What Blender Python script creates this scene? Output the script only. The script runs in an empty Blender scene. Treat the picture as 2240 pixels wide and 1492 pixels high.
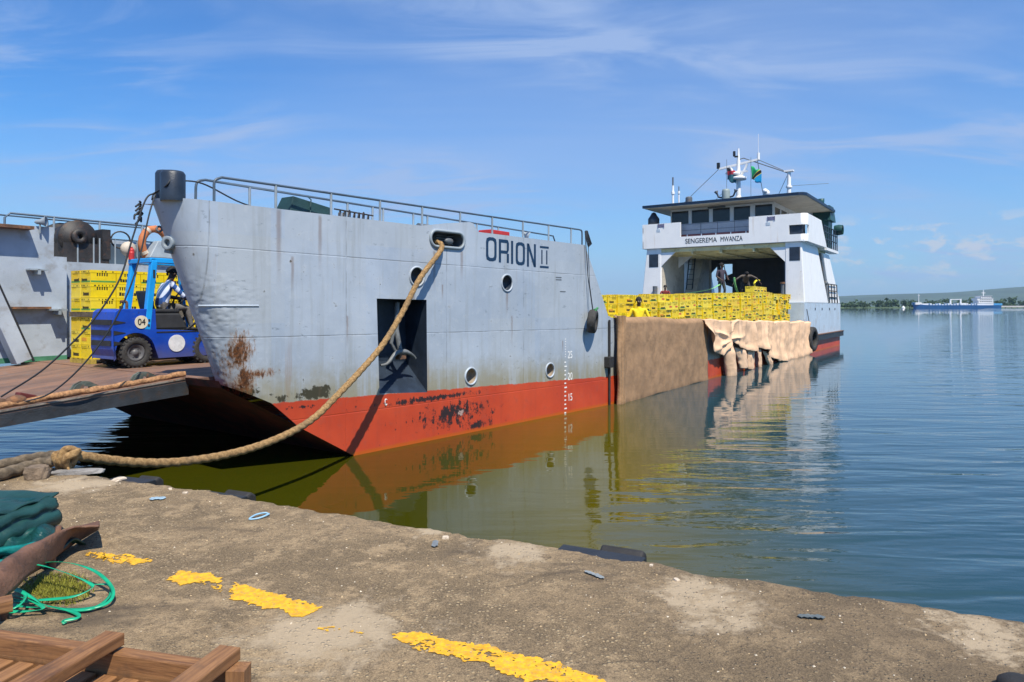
import bpy, bmesh, math, random
from mathutils import Vector, Matrix, Euler, noise as mnoise
R = math.radians
sc = bpy.context.scene
col = sc.collection
random.seed(7)
# ---------------------------------------------------------------- camera, sky, sun, exposure
EYE = 2.55                      # eye height above the water
FPX = 1500.0                    # focal length in photo pixels (2240 wide)
cam_d = bpy.data.cameras.new("camera"); cam = bpy.data.objects.new("camera", cam_d); col.objects.link(cam)
cam.location = (0, 0, EYE); cam.rotation_euler = (R(90), 0, 0)
cam_d.sensor_width = 36; cam_d.lens = 36*FPX/2240
cam_d.shift_y = -76/2240
cam_d.clip_start = 0.05; cam_d.clip_end = 40000
sc.camera = cam
SUN_EL = 58
L_H = Vector((.393, -.920, 0)).normalized()
SUN_DIR = Vector((L_H.x*math.cos(R(SUN_EL)), L_H.y*math.cos(R(SUN_EL)), math.sin(R(SUN_EL))))
sun_d = bpy.data.lights.new("sun", 'SUN'); sun = bpy.data.objects.new("sun", sun_d); col.objects.link(sun)
sun_d.energy = 5.0; sun_d.angle = R(.5); sun_d.color = (1, .915, .77)
sun.rotation_euler = SUN_DIR.to_track_quat('Z', 'Y').to_euler()
sun.location = (20, -20, 40)
sc.view_settings.view_transform = 'Standard'; sc.view_settings.look = 'None'
sc.view_settings.exposure = .28; sc.view_settings.gamma = 1; sc.view_settings.use_curve_mapping = False
sc.cycles.use_denoising = True
sc.cycles.max_bounces = 6; sc.cycles.glossy_bounces = 3; sc.cycles.diffuse_bounces = 3
sc.cycles.caustics_reflective = False; sc.cycles.caustics_refractive = False

# ---------------------------------------------------------------- node helpers
class NT:
    def __init__(s, tree): s.t = tree
    def n(s, typ, ins=None, **at):
        nd = s.t.nodes.new('ShaderNode' + typ)
        for k, v in at.items(): setattr(nd, k, v)
        for k, v in (ins or {}).items(): s.set(nd.inputs[k], v)
        return nd
    def set(s, inp, v):
        if isinstance(v, bpy.types.NodeSocket): s.t.links.new(v, inp)
        elif isinstance(v, (tuple, list)) and inp.type == 'RGBA' and len(v) == 3: inp.default_value = (*v, 1)
        else: inp.default_value = v
    def mix(s, f, a, b, mode='MIX'):
        nd = s.t.nodes.new('ShaderNodeMix'); nd.data_type = 'RGBA'; nd.blend_type = mode
        s.set(nd.inputs[0], f); s.set(nd.inputs[6], a); s.set(nd.inputs[7], b); return nd.outputs[2]
    def m(s, op, a, b=0.0, c=0.0):
        nd = s.t.nodes.new('ShaderNodeMath'); nd.operation = op
        s.set(nd.inputs[0], a); s.set(nd.inputs[1], b); s.set(nd.inputs[2], c); return nd.outputs[0]
    def ss(s, x, a, b):                      # smoothstep between a and b
        nd = s.n('MapRange', {'Value': x, 'From Min': a, 'From Max': b}, interpolation_type='SMOOTHSTEP'); return nd.outputs[0]
    def noise(s, vec, scale, detail=3, rough=.55, dist=0.0):
        return s.n('TexNoise', {'Vector': vec, 'Scale': scale, 'Detail': detail, 'Roughness': rough, 'Distortion': dist}).outputs[0]
    def mapv(s, vec, scale=(1, 1, 1), loc=(0, 0, 0), rot=(0, 0, 0)):
        return s.n('Mapping', {'Vector': vec, 'Location': loc, 'Rotation': rot, 'Scale': scale}).outputs[0]
    def sep(s, vec): return s.n('SeparateXYZ', {'Vector': vec}).outputs
    def comb(s, x, y, z): return s.n('CombineXYZ', {'X': x, 'Y': y, 'Z': z}).outputs[0]
    def obj(s): return s.n('TexCoord').outputs['Object']
def new_mat(name):
    m = bpy.data.materials.new(name); m.use_nodes = True; nt = NT(m.node_tree)
    return m, nt, m.node_tree.nodes['Principled BSDF']
def plain(name, c, rough=.6, var=.25, scale=6.0, bump=0.0, metal=0.0, bscale=40.0, stain=None, samt=.3):
    m, n, b = new_mat(name); o = n.obj()
    f = n.noise(o, scale, 4, .6)
    dark = tuple(x*(1-var) for x in c); lite = tuple(min(1, x*(1+var)) for x in c)
    cc = n.mix(n.ss(f, .3, .7), dark, lite)
    if stain:
        g = n.noise(n.mapv(o, loc=(3.1, 7.7, 1.3)), scale*1.7, 5, .65)
        cc = n.mix(n.m('MULTIPLY', n.ss(g, .52, .66), samt), cc, stain)
    n.set(b.inputs['Base Color'], cc); b.inputs['Roughness'].default_value = rough; b.inputs['Metallic'].default_value = metal
    if bump:
        bp_ = n.n('Bump', {'Strength': bump, 'Distance': .02, 'Height': n.noise(o, bscale, 4, .6)})
        n.set(b.inputs['Normal'], bp_.outputs[0])
    return m

# ---------------------------------------------------------------- sky
w = bpy.data.worlds.new("World"); sc.world = w; w.use_nodes = True
W = NT(w.node_tree); bg = w.node_tree.nodes['Background']
sky = W.n('TexSky', sky_type='NISHITA', sun_disc=False, sun_elevation=R(SUN_EL), sun_rotation=math.atan2(L_H.x, L_H.y), altitude=1100, air_density=1.0, dust_density=.6, ozone_density=2.0)
sat = W.n('HueSaturation', {'Hue': .508, 'Saturation': 1.25, 'Value': 1.0, 'Color': sky.outputs[0]})
azure = W.mix(1.0, sat.outputs[0], (.46, 1.06, 1.30), 'MULTIPLY')
d = W.n('TexCoord').outputs['Generated']; dx, dy, dz = W.sep(d)
zz = W.m('ADD', W.m('MAXIMUM', dz, 0.0), .16)
pv = W.comb(W.m('DIVIDE', dx, zz), W.m('DIVIDE', dy, zz), 0.0)
pr = W.mapv(pv, rot=(0, 0, R(-28)), scale=(.55, 1.5, 1))
c1 = W.noise(W.mapv(pr, loc=(1.7, .4, 0)), 1.9, 6, .58, 1.5); c2 = W.noise(W.mapv(pv, loc=(4, 2, 0)), .55, 3, .5, .4)
cir = W.m('MULTIPLY', W.ss(c1, .40, .78), W.ss(c2, .40, .60))
veil = W.m('MULTIPLY', W.ss(W.noise(W.mapv(pr, loc=(9, 3, 0), scale=(.6, 1, 1)), .8, 4, .5, .6), .34, .74), .40)
mid_ = W.m('SUBTRACT', 1.0, W.ss(W.m('ABSOLUTE', W.m('SUBTRACT', W.m('ARCTAN2', dx, dy), .12)), .15, .80)); veil = W.m('ADD', veil, W.m('MULTIPLY', mid_, .22))
cm = W.m('MINIMUM', W.m('ADD', W.m('MULTIPLY', cir, .9), veil), .85)
up = W.ss(dz, -.01, .05)
# low clumps of cumulus far away on the right
az = W.m('ARCTAN2', dx, dy)
q = W.comb(W.m('MULTIPLY', az, 26.0), W.m('MULTIPLY', dz, 58.0), 0.0)
cu = W.ss(W.noise(q, 1.0, 6, .6, .25), .50, .66)
cu = W.m('MULTIPLY', cu, W.m('MULTIPLY', W.ss(dz, .018, .05), W.m('SUBTRACT', 1.0, W.ss(dz, .085, .13))))
cu = W.m('MULTIPLY', cu, W.m('MULTIPLY', W.ss(az, .36, .46), .6))
hz = W.m('MULTIPLY', W.m('POWER', W.m('SUBTRACT', 1.0, W.m('MINIMUM', W.m('MULTIPLY', W.m('MAXIMUM', dz, 0.0), 2.6), 1.0)), 2.0), .97)
colr = W.mix(hz, azure, (2.55, 3.45, 4.9))
colr = W.mix(W.m('MULTIPLY', cm, up), colr, (2.75, 3.75, 5.9))
colr = W.mix(cu, colr, (5.0, 4.9, 5.2))
W.set(bg.inputs['Color'], colr); bg.inputs['Strength'].default_value = .115

# ---------------------------------------------------------------- mesh helpers
def basis(d):
    d = Vector(d).normalized(); a = Vector((0, 0, 1)) if abs(d.z) < .95 else Vector((1, 0, 0))
    x = d.cross(a).normalized(); return x, d.cross(x).normalized()
def cr(pts, k=8, closed=False):
    P = [Vector(p) for p in pts]; n = len(P); out = []
    for i in range(n if closed else n-1):
        a = P[(i-1) % n] if closed or i > 0 else P[0]*2-P[1]
        b = P[i]; c = P[(i+1) % n]
        e = P[(i+2) % n] if closed or i+2 < n else P[-1]*2-P[-2]
        for j in range(k):
            t = j/k
            out.append(.5*((2*b)+(c-a)*t+(2*a-5*b+4*c-e)*t*t+(3*b-a-3*c+e)*t**3))
    if not closed: out.append(P[-1].copy())
    return out
class MB:
    def __init__(s): s.v = []; s.f = []; s.mi = []; s.sm = []
    def add(s, vs, fs, mi=0, smooth=False):
        o = len(s.v); s.v += [Vector(v) for v in vs]
        for f in fs: s.f.append([i+o for i in f]); s.mi.append(mi); s.sm.append(smooth)
        return s
    def hexa(s, p, mi=0):                    # 8 corners: 4 bottom, 4 top (same order)
        return s.add(p, [(3, 2, 1, 0), (4, 5, 6, 7), (0, 1, 5, 4), (1, 2, 6, 5), (2, 3, 7, 6), (3, 0, 4, 7)], mi)
    def box(s, lo, hi, mi=0, M=None):
        (x, y, z), (X, Y, Z) = lo, hi
        p = [Vector(q) for q in ((x, y, z), (X, y, z), (X, Y, z), (x, Y, z), (x, y, Z), (X, y, Z), (X, Y, Z), (x, Y, Z))]
        if M: p = [M @ q for q in p]
        return s.hexa(p, mi)
    def cbox(s, c, size, mi=0, rot=None):
        M = Matrix.Translation(c) @ (Euler(rot).to_matrix().to_4x4() if rot else Matrix())
        h = [q/2 for q in size]; return s.box([-q for q in h], h, mi, M)
    def bar(s, a, b, w_, h_, mi=0, up=(0, 0, 1)):
        a = Vector(a); b = Vector(b); dd = (b-a).normalized(); u = Vector(up)
        x = dd.cross(u).normalized()*w_/2; y = x.cross(dd).normalized()*h_/2
        return s.hexa([a-x-y, a+x-y, b+x-y, b-x-y, a-x+y, a+x+y, b+x+y, b-x+y], mi)
    def prism(s, pts, n_, dep, mi=0):         # planar polygon pushed along n_ by dep
        n_ = Vector(n_)*dep; k = len(pts); a = [Vector(p) for p in pts]
        return s.add(a+[p+n_ for p in a], [tuple(range(k))[::-1], tuple(range(k, 2*k))]+[(i, (i+1) % k, k+(i+1) % k, k+i) for i in range(k)], mi)
    def tube(s, pts, r, n=8, mi=0, closed=False, rf=None, smooth=True):
        P = [Vector(p) for p in pts]; k = len(P); vs = []; x = None; dist = 0
        for i, p in enumerate(P):
            d = (P[(i+1) % k]-P[i-1]) if closed or 0 < i < k-1 else (P[1]-P[0] if i == 0 else P[-1]-P[-2])
            d.normalize()
            if x is None: x, _ = basis(d)
            x = (x-d*x.dot(d)).normalized(); y = d.cross(x)
            if i: dist += (p-P[i-1]).length
            for j in range(n):
                a = 2*math.pi*j/n; rr = rf(a, dist, r, i/(k-1)) if rf else r
                vs.append(p+(x*math.cos(a)+y*math.sin(a))*rr)
        fs = [(i*n+j, i*n+(j+1) % n, ((i+1) % k)*n+(j+1) % n, ((i+1) % k)*n+j) for i in range(k if closed else k-1) for j in range(n)]
        s.add(vs, fs, mi, smooth)
        if not closed: s.add(vs[:n], [tuple(range(n))[::-1]], mi); s.add(vs[-n:], [tuple(range(n))], mi)
        return s
    def cyl(s, a, b, r, n=16, mi=0, r2=None):
        a = Vector(a); b = Vector(b); r2 = r if r2 is None else r2
        return s.tube([a, b], r, n, mi, rf=lambda an, ds, q, t: r+(r2-r)*t)
    def lathe(s, prof, c=(0, 0, 0), ax=(0, 0, 1), n=24, mi=0, closed=False, smooth=True):   # prof: (radius, height)
        ax = Vector(ax).normalized(); x, y = basis(ax); c = Vector(c); k = len(prof)
        vs = [c+ax*h+(x*math.cos(2*math.pi*j/n)+y*math.sin(2*math.pi*j/n))*r for r, h in prof for j in range(n)]
        fs = [(i*n+j, i*n+(j+1) % n, ((i+1) % k)*n+(j+1) % n, ((i+1) % k)*n+j) for i in range(k if closed else k-1) for j in range(n)]
        return s.add(vs, fs, mi, smooth)
    def ball(s, c, r, mi=0, n=12, sc_=(1, 1, 1)):
        k = n//2; prof = [(max(1e-4, math.sin(math.pi*i/k)), -math.cos(math.pi*i/k)) for i in range(k+1)]
        b = MB().lathe(prof, n=n)
        return s.add([Vector(c)+Vector((v.x*sc_[0], v.y*sc_[1], v.z*sc_[2]))*r for v in b.v], b.f, mi, True)
    def grid(s, fn, nu, nv, mi=0, smooth=True, cell=None):
        vs = [fn(i/nu, j/nv) for j in range(nv+1) for i in range(nu+1)]
        fs = [(j*(nu+1)+i, j*(nu+1)+i+1, (j+1)*(nu+1)+i+1, (j+1)*(nu+1)+i) for j in range(nv) for i in range(nu) if cell is None or cell(i, j)]
        return s.add(vs, fs, mi, smooth)
    def mesh(s, name, mats):
        me = bpy.data.meshes.new(name); me.from_pydata([tuple(v) for v in s.v], [], s.f)
        for m_ in mats if isinstance(mats, (list, tuple)) else [mats]: me.materials.append(m_)
        me.polygons.foreach_set('material_index', s.mi); me.polygons.foreach_set('use_smooth', s.sm)
        me.validate(); bm = bmesh.new(); bm.from_mesh(me); bmesh.ops.recalc_face_normals(bm, faces=bm.faces); bm.to_mesh(me); bm.free()
        return me
    def build(s, name, mats, parent=None, bevel=0, solid=0, loc=None, rot=None):
        o = bpy.data.objects.new(name, s.mesh(name, mats)); col.objects.link(o)
        if parent: o.parent = parent
        if loc: o.location = loc
        if rot: o.rotation_euler = rot
        if solid: md = o.modifiers.new('solid', 'SOLIDIFY'); md.thickness = solid; md.offset = 0
        if bevel: md = o.modifiers.new('bevel', 'BEVEL'); md.width = bevel; md.segments = 2; md.limit_method = 'ANGLE'; md.angle_limit = R(40)
        return o
def tag(o, label, cat, group=None, kind=None):
    if label: o['label'] = label
    if cat: o['category'] = cat
    if group: o['group'] = group
    if kind: o['kind'] = kind
    return o
def empty(name, loc=(0, 0, 0), rz=0):
    o = bpy.data.objects.new(name, None); col.objects.link(o); o.location = loc; o.rotation_euler = (0, 0, rz); o.empty_display_size = .2
    return o
def text_mesh(name, body, size, M, mat, parent, ext=.004, sx=1.0, align='CENTER', space=1.0):
    cu = bpy.data.curves.new(name, 'FONT'); cu.body = body; cu.size = size; cu.extrude = ext; cu.align_x = align; cu.align_y = 'CENTER'; cu.space_character = space
    t = bpy.data.objects.new(name, cu); col.objects.link(t)
    dg = bpy.context.evaluated_depsgraph_get(); me = bpy.data.meshes.new_from_object(t.evaluated_get(dg))
    bpy.data.objects.remove(t); me.transform(Matrix.Diagonal((sx, 1, 1, 1))); me.transform(M)
    me.materials.clear(); me.materials.append(mat)
    o = bpy.data.objects.new(name, me); col.objects.link(o); o.parent = parent
    return o
def frame(o, x, y):                       # matrix with given origin, x and y axes
    x = Vector(x).normalized(); y = Vector(y).normalized(); z = x.cross(y)
    M = Matrix((x, y, z)).transposed().to_4x4(); M.translation = Vector(o); return M

# ---------------------------------------------------------------- measured geometry of the place
SO = Vector((2.55, 17.79, 0)); U = Vector((.5716, .8205, 0)); V = Vector((-.8205, .5716, 0)); SHIP_RZ = math.atan2(U.y, U.x)
BEAM = 9.2; TAP = .1025
def w2s(p): r = Vector(p)-SO; return Vector((r.dot(U), r.dot(V), p[2]))
def s2w(s, t, z): p = SO+U*s+V*t; return Vector((p.x, p.y, z))
def ray(px, py): return Vector(((px-1120)/FPX, 1, (670-py)/FPX))
def on_t(px, py, t):                       # ship (s,t,z) where a sight line meets a fore-and-aft plane
    r = ray(px, py); k = (t+SO.dot(V))/r.dot(V); return w2s(Vector((0, 0, EYE))+r*k)
def on_bow(px, py):
    r = ray(px, py); n_ = V+U*TAP; k = SO.dot(n_)/Vector((r.x, r.y, 0)).dot(n_); return w2s(Vector((0, 0, EYE))+r*k)
def on_s(px, py, s):
    r = ray(px, py); k = (s+SO.dot(U))/r.dot(U); return w2s(Vector((0, 0, EYE))+r*k)
def on_z(px, py, z):
    r = ray(px, py); return Vector((0, 0, EYE))+r*((z-EYE)/r.z)
BD = Vector((1, -TAP, 0)).normalized(); BN = Vector((-TAP, -1, 0)).normalized()
def bp(s, z, off=0.0): return Vector((s, -TAP*s, z))+BN*off
QZ = .95
# ---------------------------------------------------------------- water
def water_mat():
    m, n, b = new_mat("lake_water"); p = n.n('NewGeometry').outputs['Position']; x, y, z = n.sep(p)
    dist = n.m('SQRT', n.m('ADD', n.m('MULTIPLY', x, x), n.m('MULTIPLY', y, y)))
    c = n.mix(n.ss(x, -1.5, 1.5), (.038, .040, .002), (.085, .070, .001)); c = n.mix(n.ss(n.m('ADD', x, n.m('MULTIPLY', dist, -.22)), -1.0, 2.5), c, (.026, .056, .052)); c = n.mix(n.ss(x, 1.5, 5.0), c, (.022, .058, .075)); c = n.mix(n.ss(dist, 15.0, 120.0), c, (.012, .035, .055))  # bow shade on the left and sky reflection farther out coloured into the water
    n.set(b.inputs['Base Color'], c); b.inputs['Roughness'].default_value = .02; b.inputs['IOR'].default_value = 1.333
    pr = n.mapv(p, rot=(0, 0, R(18)), scale=(.24, 1, 1))
    warp = n.noise(n.mapv(p, scale=(.35, .35, 1)), 1.0, 2)
    w1 = n.noise(pr, 1.5, 2, .5, .5); w2 = n.noise(n.mapv(p, rot=(0, 0, R(8)), scale=(.3, 1, 1)), 4.2, 2, .5, .3); w3 = n.noise(n.mapv(p, rot=(0, 0, R(25)), scale=(.4, 1, 1)), 12.0, 2, .5)
    # calm pool under the quay wall and along the bow, ripples farther out
    off = n.m('ADD', n.m('MULTIPLY', n.m('SUBTRACT', x, SO.x), .8205), n.m('MULTIPLY', n.m('SUBTRACT', y, SO.y), -.5716))
    calm = n.ss(n.m('ADD', off, n.m('MULTIPLY', n.m('SUBTRACT', warp, .5), 2.0)), 2.3, 6.5)
    amp = n.m('ADD', .11, n.m('MULTIPLY', calm, n.m('ADD', n.m('MULTIPLY_ADD', n.ss(dist, 8.0, 20.0), -.62, .92), n.m('MULTIPLY', n.ss(n.m('ADD', off, n.m('MULTIPLY', dist, .1)), 6.0, 14.0), .55))))
    left = n.m('SUBTRACT', 1.0, n.ss(x, -7.0, -4.0)); amp = n.m('MAXIMUM', amp, left)
    h = n.m('ADD', n.m('MULTIPLY', w1, .062), n.m('ADD', n.m('MULTIPLY', w2, .013), n.m('MULTIPLY', w3, .0030)))
    far = n.m('DIVIDE', 1.0, n.m('ADD', 1.0, n.m('MULTIPLY', dist, .012)))
    h = n.m('MULTIPLY', h, amp)
    bm_ = n.n('Bump', {'Strength': 1.0, 'Distance': 1.0, 'Height': h}); n.set(b.inputs['Normal'], bm_.outputs[0])
    return m
tag(MB().add([(-9000, -60, 0), (9000, -60, 0), (9000, 16000, 0), (-9000, 16000, 0)], [(0, 1, 2, 3)]).build('water', water_mat()), None, None, kind='structure')

# ---------------------------------------------------------------- quay
def quay_mat():
    m, n, b = new_mat("quay_concrete"); p = n.obj()
    big = n.noise(n.mapv(p, rot=(0, 0, R(25)), scale=(.6, 1.2, 1)), .9, 5, .62, .4)
    c = n.mix(n.ss(big, .40, .60), (.075, .053, .029), (.26, .185, .105))
    mid = n.noise(p, 4.5, 6, .7, .3)
    c = n.mix(n.m('MULTIPLY', n.ss(mid, .48, .62), .75), c, (.46, .335, .195))
    c = n.mix(n.m('MULTIPLY', n.ss(n.noise(n.mapv(p, loc=(5, 1, 0)), 7.0, 6, .75), .48, .62), .75), c, (.040, .029, .019))
    gr = n.n('TexVoronoi', {'Vector': p, 'Scale': 48.0}); gcol = gr.outputs['Color']; gx = n.sep(gcol)[0]
    peb = n.m('MULTIPLY', n.ss(gx, .62, .9), n.m('SUBTRACT', 1.0, n.ss(gr.outputs['Distance'], .25, .55)))
    patch = n.ss(n.noise(n.mapv(p, loc=(2, 8, 0)), 1.6, 4, .6), .42, .62)
    c = n.mix(n.m('MULTIPLY', peb, n.m('MULTIPLY_ADD', patch, .75, .22)), c, (.58, .45, .27))
    dk = n.m('MULTIPLY', n.ss(n.m('SUBTRACT', 1.0, gx), .80, .95), .55)
    c = n.mix(dk, c, (.045, .033, .024))
    fine = n.noise(p, 170.0, 4, .7); c = n.mix(.5, c, n.mix(n.ss(fine, .3, .7), (.012, .008, .004), (.50, .36, .20)))
    # bare, paler cement rubbed out in places
    ck = n.n('TexVoronoi', {'Vector': n.mapv(n.n('VectorMath', {0: p, 1: n.n('VectorMath', {0: n.n('TexNoise', {'Vector': p, 'Scale': 2.5, 'Detail': 4.0}).outputs['Color'], 1: (.35, .35, 0)}, operation='MULTIPLY').outputs[0]}, operation='ADD').outputs[0], scale=(.7, 1.2, 1)), 'Scale': .8}, feature='DISTANCE_TO_EDGE').outputs['Distance']
    ckm = n.m('MULTIPLY', n.m('SUBTRACT', 1.0, n.ss(ck, .0, .011)), n.ss(n.noise(n.mapv(p, loc=(1, 6, 0)), 1.1, 3), .45, .6)); c = n.mix(n.m('MULTIPLY', ckm, .4), c, (.03, .022, .015))
    rgt = n.ss(n.m('ADD', n.sep(p)[0], n.m('MULTIPLY', big, 3.0)), 1.2, 3.4); c = n.mix(n.m('MULTIPLY', rgt, .42), c, (.07, .05, .03))
    oil = n.ss(n.noise(n.mapv(p, loc=(11, 4, 0), rot=(0, 0, .4), scale=(.5, 1.3, 1)), 1.3, 4, .6), .56, .68); c = n.mix(n.m('MULTIPLY', oil, .72), c, (.055, .04, .027))
    for (px, py, r) in ((1135, 1205, .36), (950, 1162, .22), (1560, 1320, .42), (2150, 1385, .3), (700, 1390, .5), (160, 1060, .5)):
        q = on_z(px, py, QZ); dd = n.n('VectorMath', {0: n.m('ADD', 0, 0), 1: (0, 0, 0)}, operation='DISTANCE')
        n.set(dd.inputs[0], n.mapv(p, loc=(-q.x, -q.y, 0), scale=(1, 1, 0))); dv = dd.outputs['Value']
        dv = n.m('ADD', dv, n.m('MULTIPLY', n.m('SUBTRACT', mid, .5), 1.5))
        c = n.mix(n.m('MULTIPLY', n.m('SUBTRACT', 1.0, n.ss(dv, r*.2, r)), .75), c, (.48, .38, .255))
    n.set(b.inputs['Base Color'], c); b.inputs['Roughness'].default_value = .92
    h = n.m('ADD', n.m('MULTIPLY', peb, .5), n.m('ADD', n.m('MULTIPLY', fine, .35), mid))
    bm_ = n.n('Bump', {'Strength': .9, 'Distance': .018, 'Height': h}); n.set(b.inputs['Normal'], bm_.outputs[0])
    return m
MQ = quay_mat()
EA = Vector((-4.24, 6.67, 0)); ED = Vector((.907, -.4216, 0)); EN = Vector((.4216, .907, 0))     # quay edge line, along, outward
def edge_pt(a, inn=0, z=QZ): q = EA+ED*a-EN*inn; return Vector((q.x, q.y, z))
def rag(a):
    v = .075*mnoise.noise((a*.9, 0, 0))+.06*mnoise.noise((a*3.1, 5, 0))+.09*max(0, mnoise.noise((a*1.9, 31, 0))-.25)+.035*mnoise.noise((a*9, 9, 0))
    v += .022*mnoise.noise((a*24, 2, 0))
    return v
qm = MB()
A0, A1, NA = -14.0, 16.0, 900
ins = [0, .02, .06, .15, .35, .8, 1.6, 3, 5, 8, 14]
vs = []; NI = len(ins)
for i in range(NA+1):
    a = A0+(A1-A0)*i/NA; g = rag(a)
    ring = [edge_pt(a, g+.14+.05*mnoise.noise((a*5, 3, 3)), -1.5), edge_pt(a, g+.12+.06*mnoise.noise((a*4, 3, 1)), .4), edge_pt(a, g+.02, QZ-.13+.04*mnoise.noise((a*7, 1, 1))), edge_pt(a, g+.004, QZ-.035)]
    for k, e in enumerate(ins):
        fade = max(0, 1-e/5)
        zz_ = QZ+.0012*mnoise.noise((a*1.1, e*1.4, 0))*min(1, e*4)+0-(.018 if k == 0 else .006 if k == 1 else 0)
        ring.append(edge_pt(a, g*fade+e, zz_))
    vs += ring
nr = NI+4
qm.add(vs, [(i*nr+k, (i+1)*nr+k, (i+1)*nr+k+1, i*nr+k+1) for i in range(NA) for k in range(nr-1)], 0, True)
tag(qm.build('quay', MQ), None, None, kind='structure')

# worn yellow line on the quay, laid as a ragged sheet 4 mm above it
m_yel, n, b = new_mat("worn_yellow_paint"); o_ = n.obj()
yb = n.mix(n.ss(n.noise(o_, 26, 6, .75), .35, .65), (.58, .29, .010), (.84, .47, .012)); n.set(b.inputs['Base Color'], n.mix(n.m('MULTIPLY', n.ss(n.noise(o_, 46, 7, .82), .50, .60), .6), yb, (.30, .21, .11))); b.inputs['Roughness'].default_value = .75
n.set(b.inputs['Normal'], n.n('Bump', {'Strength': .3, 'Distance': .002, 'Height': n.noise(o_, 160, 3)}).outputs[0])
def paint(quads):
    mb = MB(); cs = .0048
    for pl, wear in quads:
        P = [on_z(x, y, QZ) for x, y in pl]
        xs = [p.x for p in P]; ys = [p.y for p in P]
        x0, x1, y0, y1 = min(xs)-.05, max(xs)+.05, min(ys)-.05, max(ys)+.05
        nx = int((x1-x0)/cs); ny = int((y1-y0)/cs)
        def inside(x, y):                       # signed distance-like measure to the outline
            k = len(P); ins_ = False; dm = 9
            for i in range(k):
                a_, c_ = P[i], P[(i+1) % k]
                if (a_.y > y) != (c_.y > y) and x < (c_.x-a_.x)*(y-a_.y)/(c_.y-a_.y)+a_.x: ins_ = not ins_
                e = c_-a_; tt = max(0, min(1, ((x-a_.x)*e.x+(y-a_.y)*e.y)/(e.x*e.x+e.y*e.y))); dm = min(dm, math.hypot(x-a_.x-e.x*tt, y-a_.y-e.y*tt))
            return dm if ins_ else -dm
        keep = {}
        for j in range(ny):
            for i in range(nx):
                x = x0+(i+.5)*cs; y = y0+(j+.5)*cs
                sdv = inside(x, y)+.030*mnoise.noise((x*12, y*12, 1))+.022*mnoise.noise((x*40, y*40, 2))
                nn = mnoise.noise((x*11, y*11, 6))*.6+mnoise.noise((x*42, y*42, 8))*.6+mnoise.noise((x*95, y*95, 3))*.3
                if sdv > 0 and nn < wear: keep[(i, j)] = 1
        idx = {}
        def vid(i, j):
            if (i, j) not in idx:
                x = x0+i*cs; y = y0+j*cs
                idx[(i, j)] = len(mb.v); mb.v.append(Vector((x, y, QZ+.004)))
            return idx[(i, j)]
        for (i, j) in keep:
            mb.f.append([vid(i, j), vid(i+1, j), vid(i+1, j+1), vid(i, j+1)]); mb.mi.append(0); mb.sm.append(True)
    return mb
tag(paint([([(178, 1206), (225, 1210), (235, 1222), (200, 1224)], -.02), ([(228, 1212), (275, 1214), (335, 1228), (290, 1238), (225, 1228)], .12),
     ([(365, 1270), (395, 1250), (470, 1258), (485, 1278), (440, 1272), (395, 1282)], .5),
     ([(515, 1275), (705, 1330), (665, 1350), (495, 1308)], .55), ([(440, 1275), (500, 1284), (500, 1300)], -.1),
     ([(850, 1378), (930, 1388), (1085, 1420), (1260, 1462), (1340, 1500), (1150, 1490), (1060, 1452), (930, 1428), (880, 1404)], .32),
     ([(700, 1368), (790, 1386), (700, 1378)], -.12)]).build('yellow_line_marking', m_yel), None, None, kind='structure')

# ---------------------------------------------------------------- far shore and hills
m_hill = plain("hill_forest", (.05, .075, .05), .95, .3, .004)
def ridge(name, pts, Y, depth, mat):
    mb = MB(); out = []
    P = cr([((px-1120)/FPX*Y, 0, max(0, (670-py)/FPX*Y)+EYE) for px, py in pts], 14)
    nb = 8
    def fn(u, v):
        k = u*(len(P)-1); i = min(int(k), len(P)-2); f = k-i; q = P[i].lerp(P[i+1], f)
        prof = math.sin(min(v*2, 1)*math.pi/2) if v < .5 else math.cos((v-.5)*math.pi)
        jag = 1+.05*mnoise.noise((q.x*.002, v*4, 2))
        return (q.x, Y-depth*.5+depth*v, q.z*max(prof, -.02)*jag-.5)
    mb.grid(fn, 90, 16); return tag(mb.build(name, mat), None, None, kind='structure')
ridge('hills', [(1500, 668), (1700, 662), (1840, 648), (1960, 643), (2080, 640), (2240, 627), (2400, 618), (2700, 612), (3000, 640)], 5200, 2600, m_hill)
m_shore = plain("reed_shore", (.07, .11, .035), .95, .35, .02)
mb = MB(); mb.grid(lambda u, v: (420+u*1500, 960+u*220+v*500, -.3+2.2*min(1, v*4)+.6*mnoise.noise((u*40, v*3, 0))), 60, 6); tag(mb.build('far_shore', m_shore), None, None, kind='structure')
# ---------------------------------------------------------------- far trees, tanker, buoy, pier
def foliage_mat(name, c):
    m, n, b = new_mat(name); p = n.obj(); r = n.n('NewGeometry').outputs['Random Per Island']
    n.set(b.inputs['Base Color'], n.mix(r, tuple(x*.45 for x in c), tuple(x*1.5 for x in c))); b.inputs['Roughness'].default_value = .8; return m
m_wood = foliage_mat("far_foliage", (.05, .095, .035))
def clump(mb, c, r, k, rnd):
    for _ in range(k):
        d = Vector((rnd.gauss(0, 1), rnd.gauss(0, 1), rnd.gauss(0, 1))).normalized()*r*rnd.uniform(.55, 1.05)
        q = Vector(c)+Vector((d.x, d.y, d.z*.8)); a = Vector((rnd.gauss(0, 1), rnd.gauss(0, 1), rnd.gauss(0, 1))).normalized(); e = a.cross(d).normalized(); s_ = r*rnd.uniform(.3, .6)
        mb.add([q-a*s_, q+e*s_*.8, q+a*s_, q-e*s_*.8], [(0, 1, 2, 3)])
rnd = random.Random(3); mb = MB()
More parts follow.
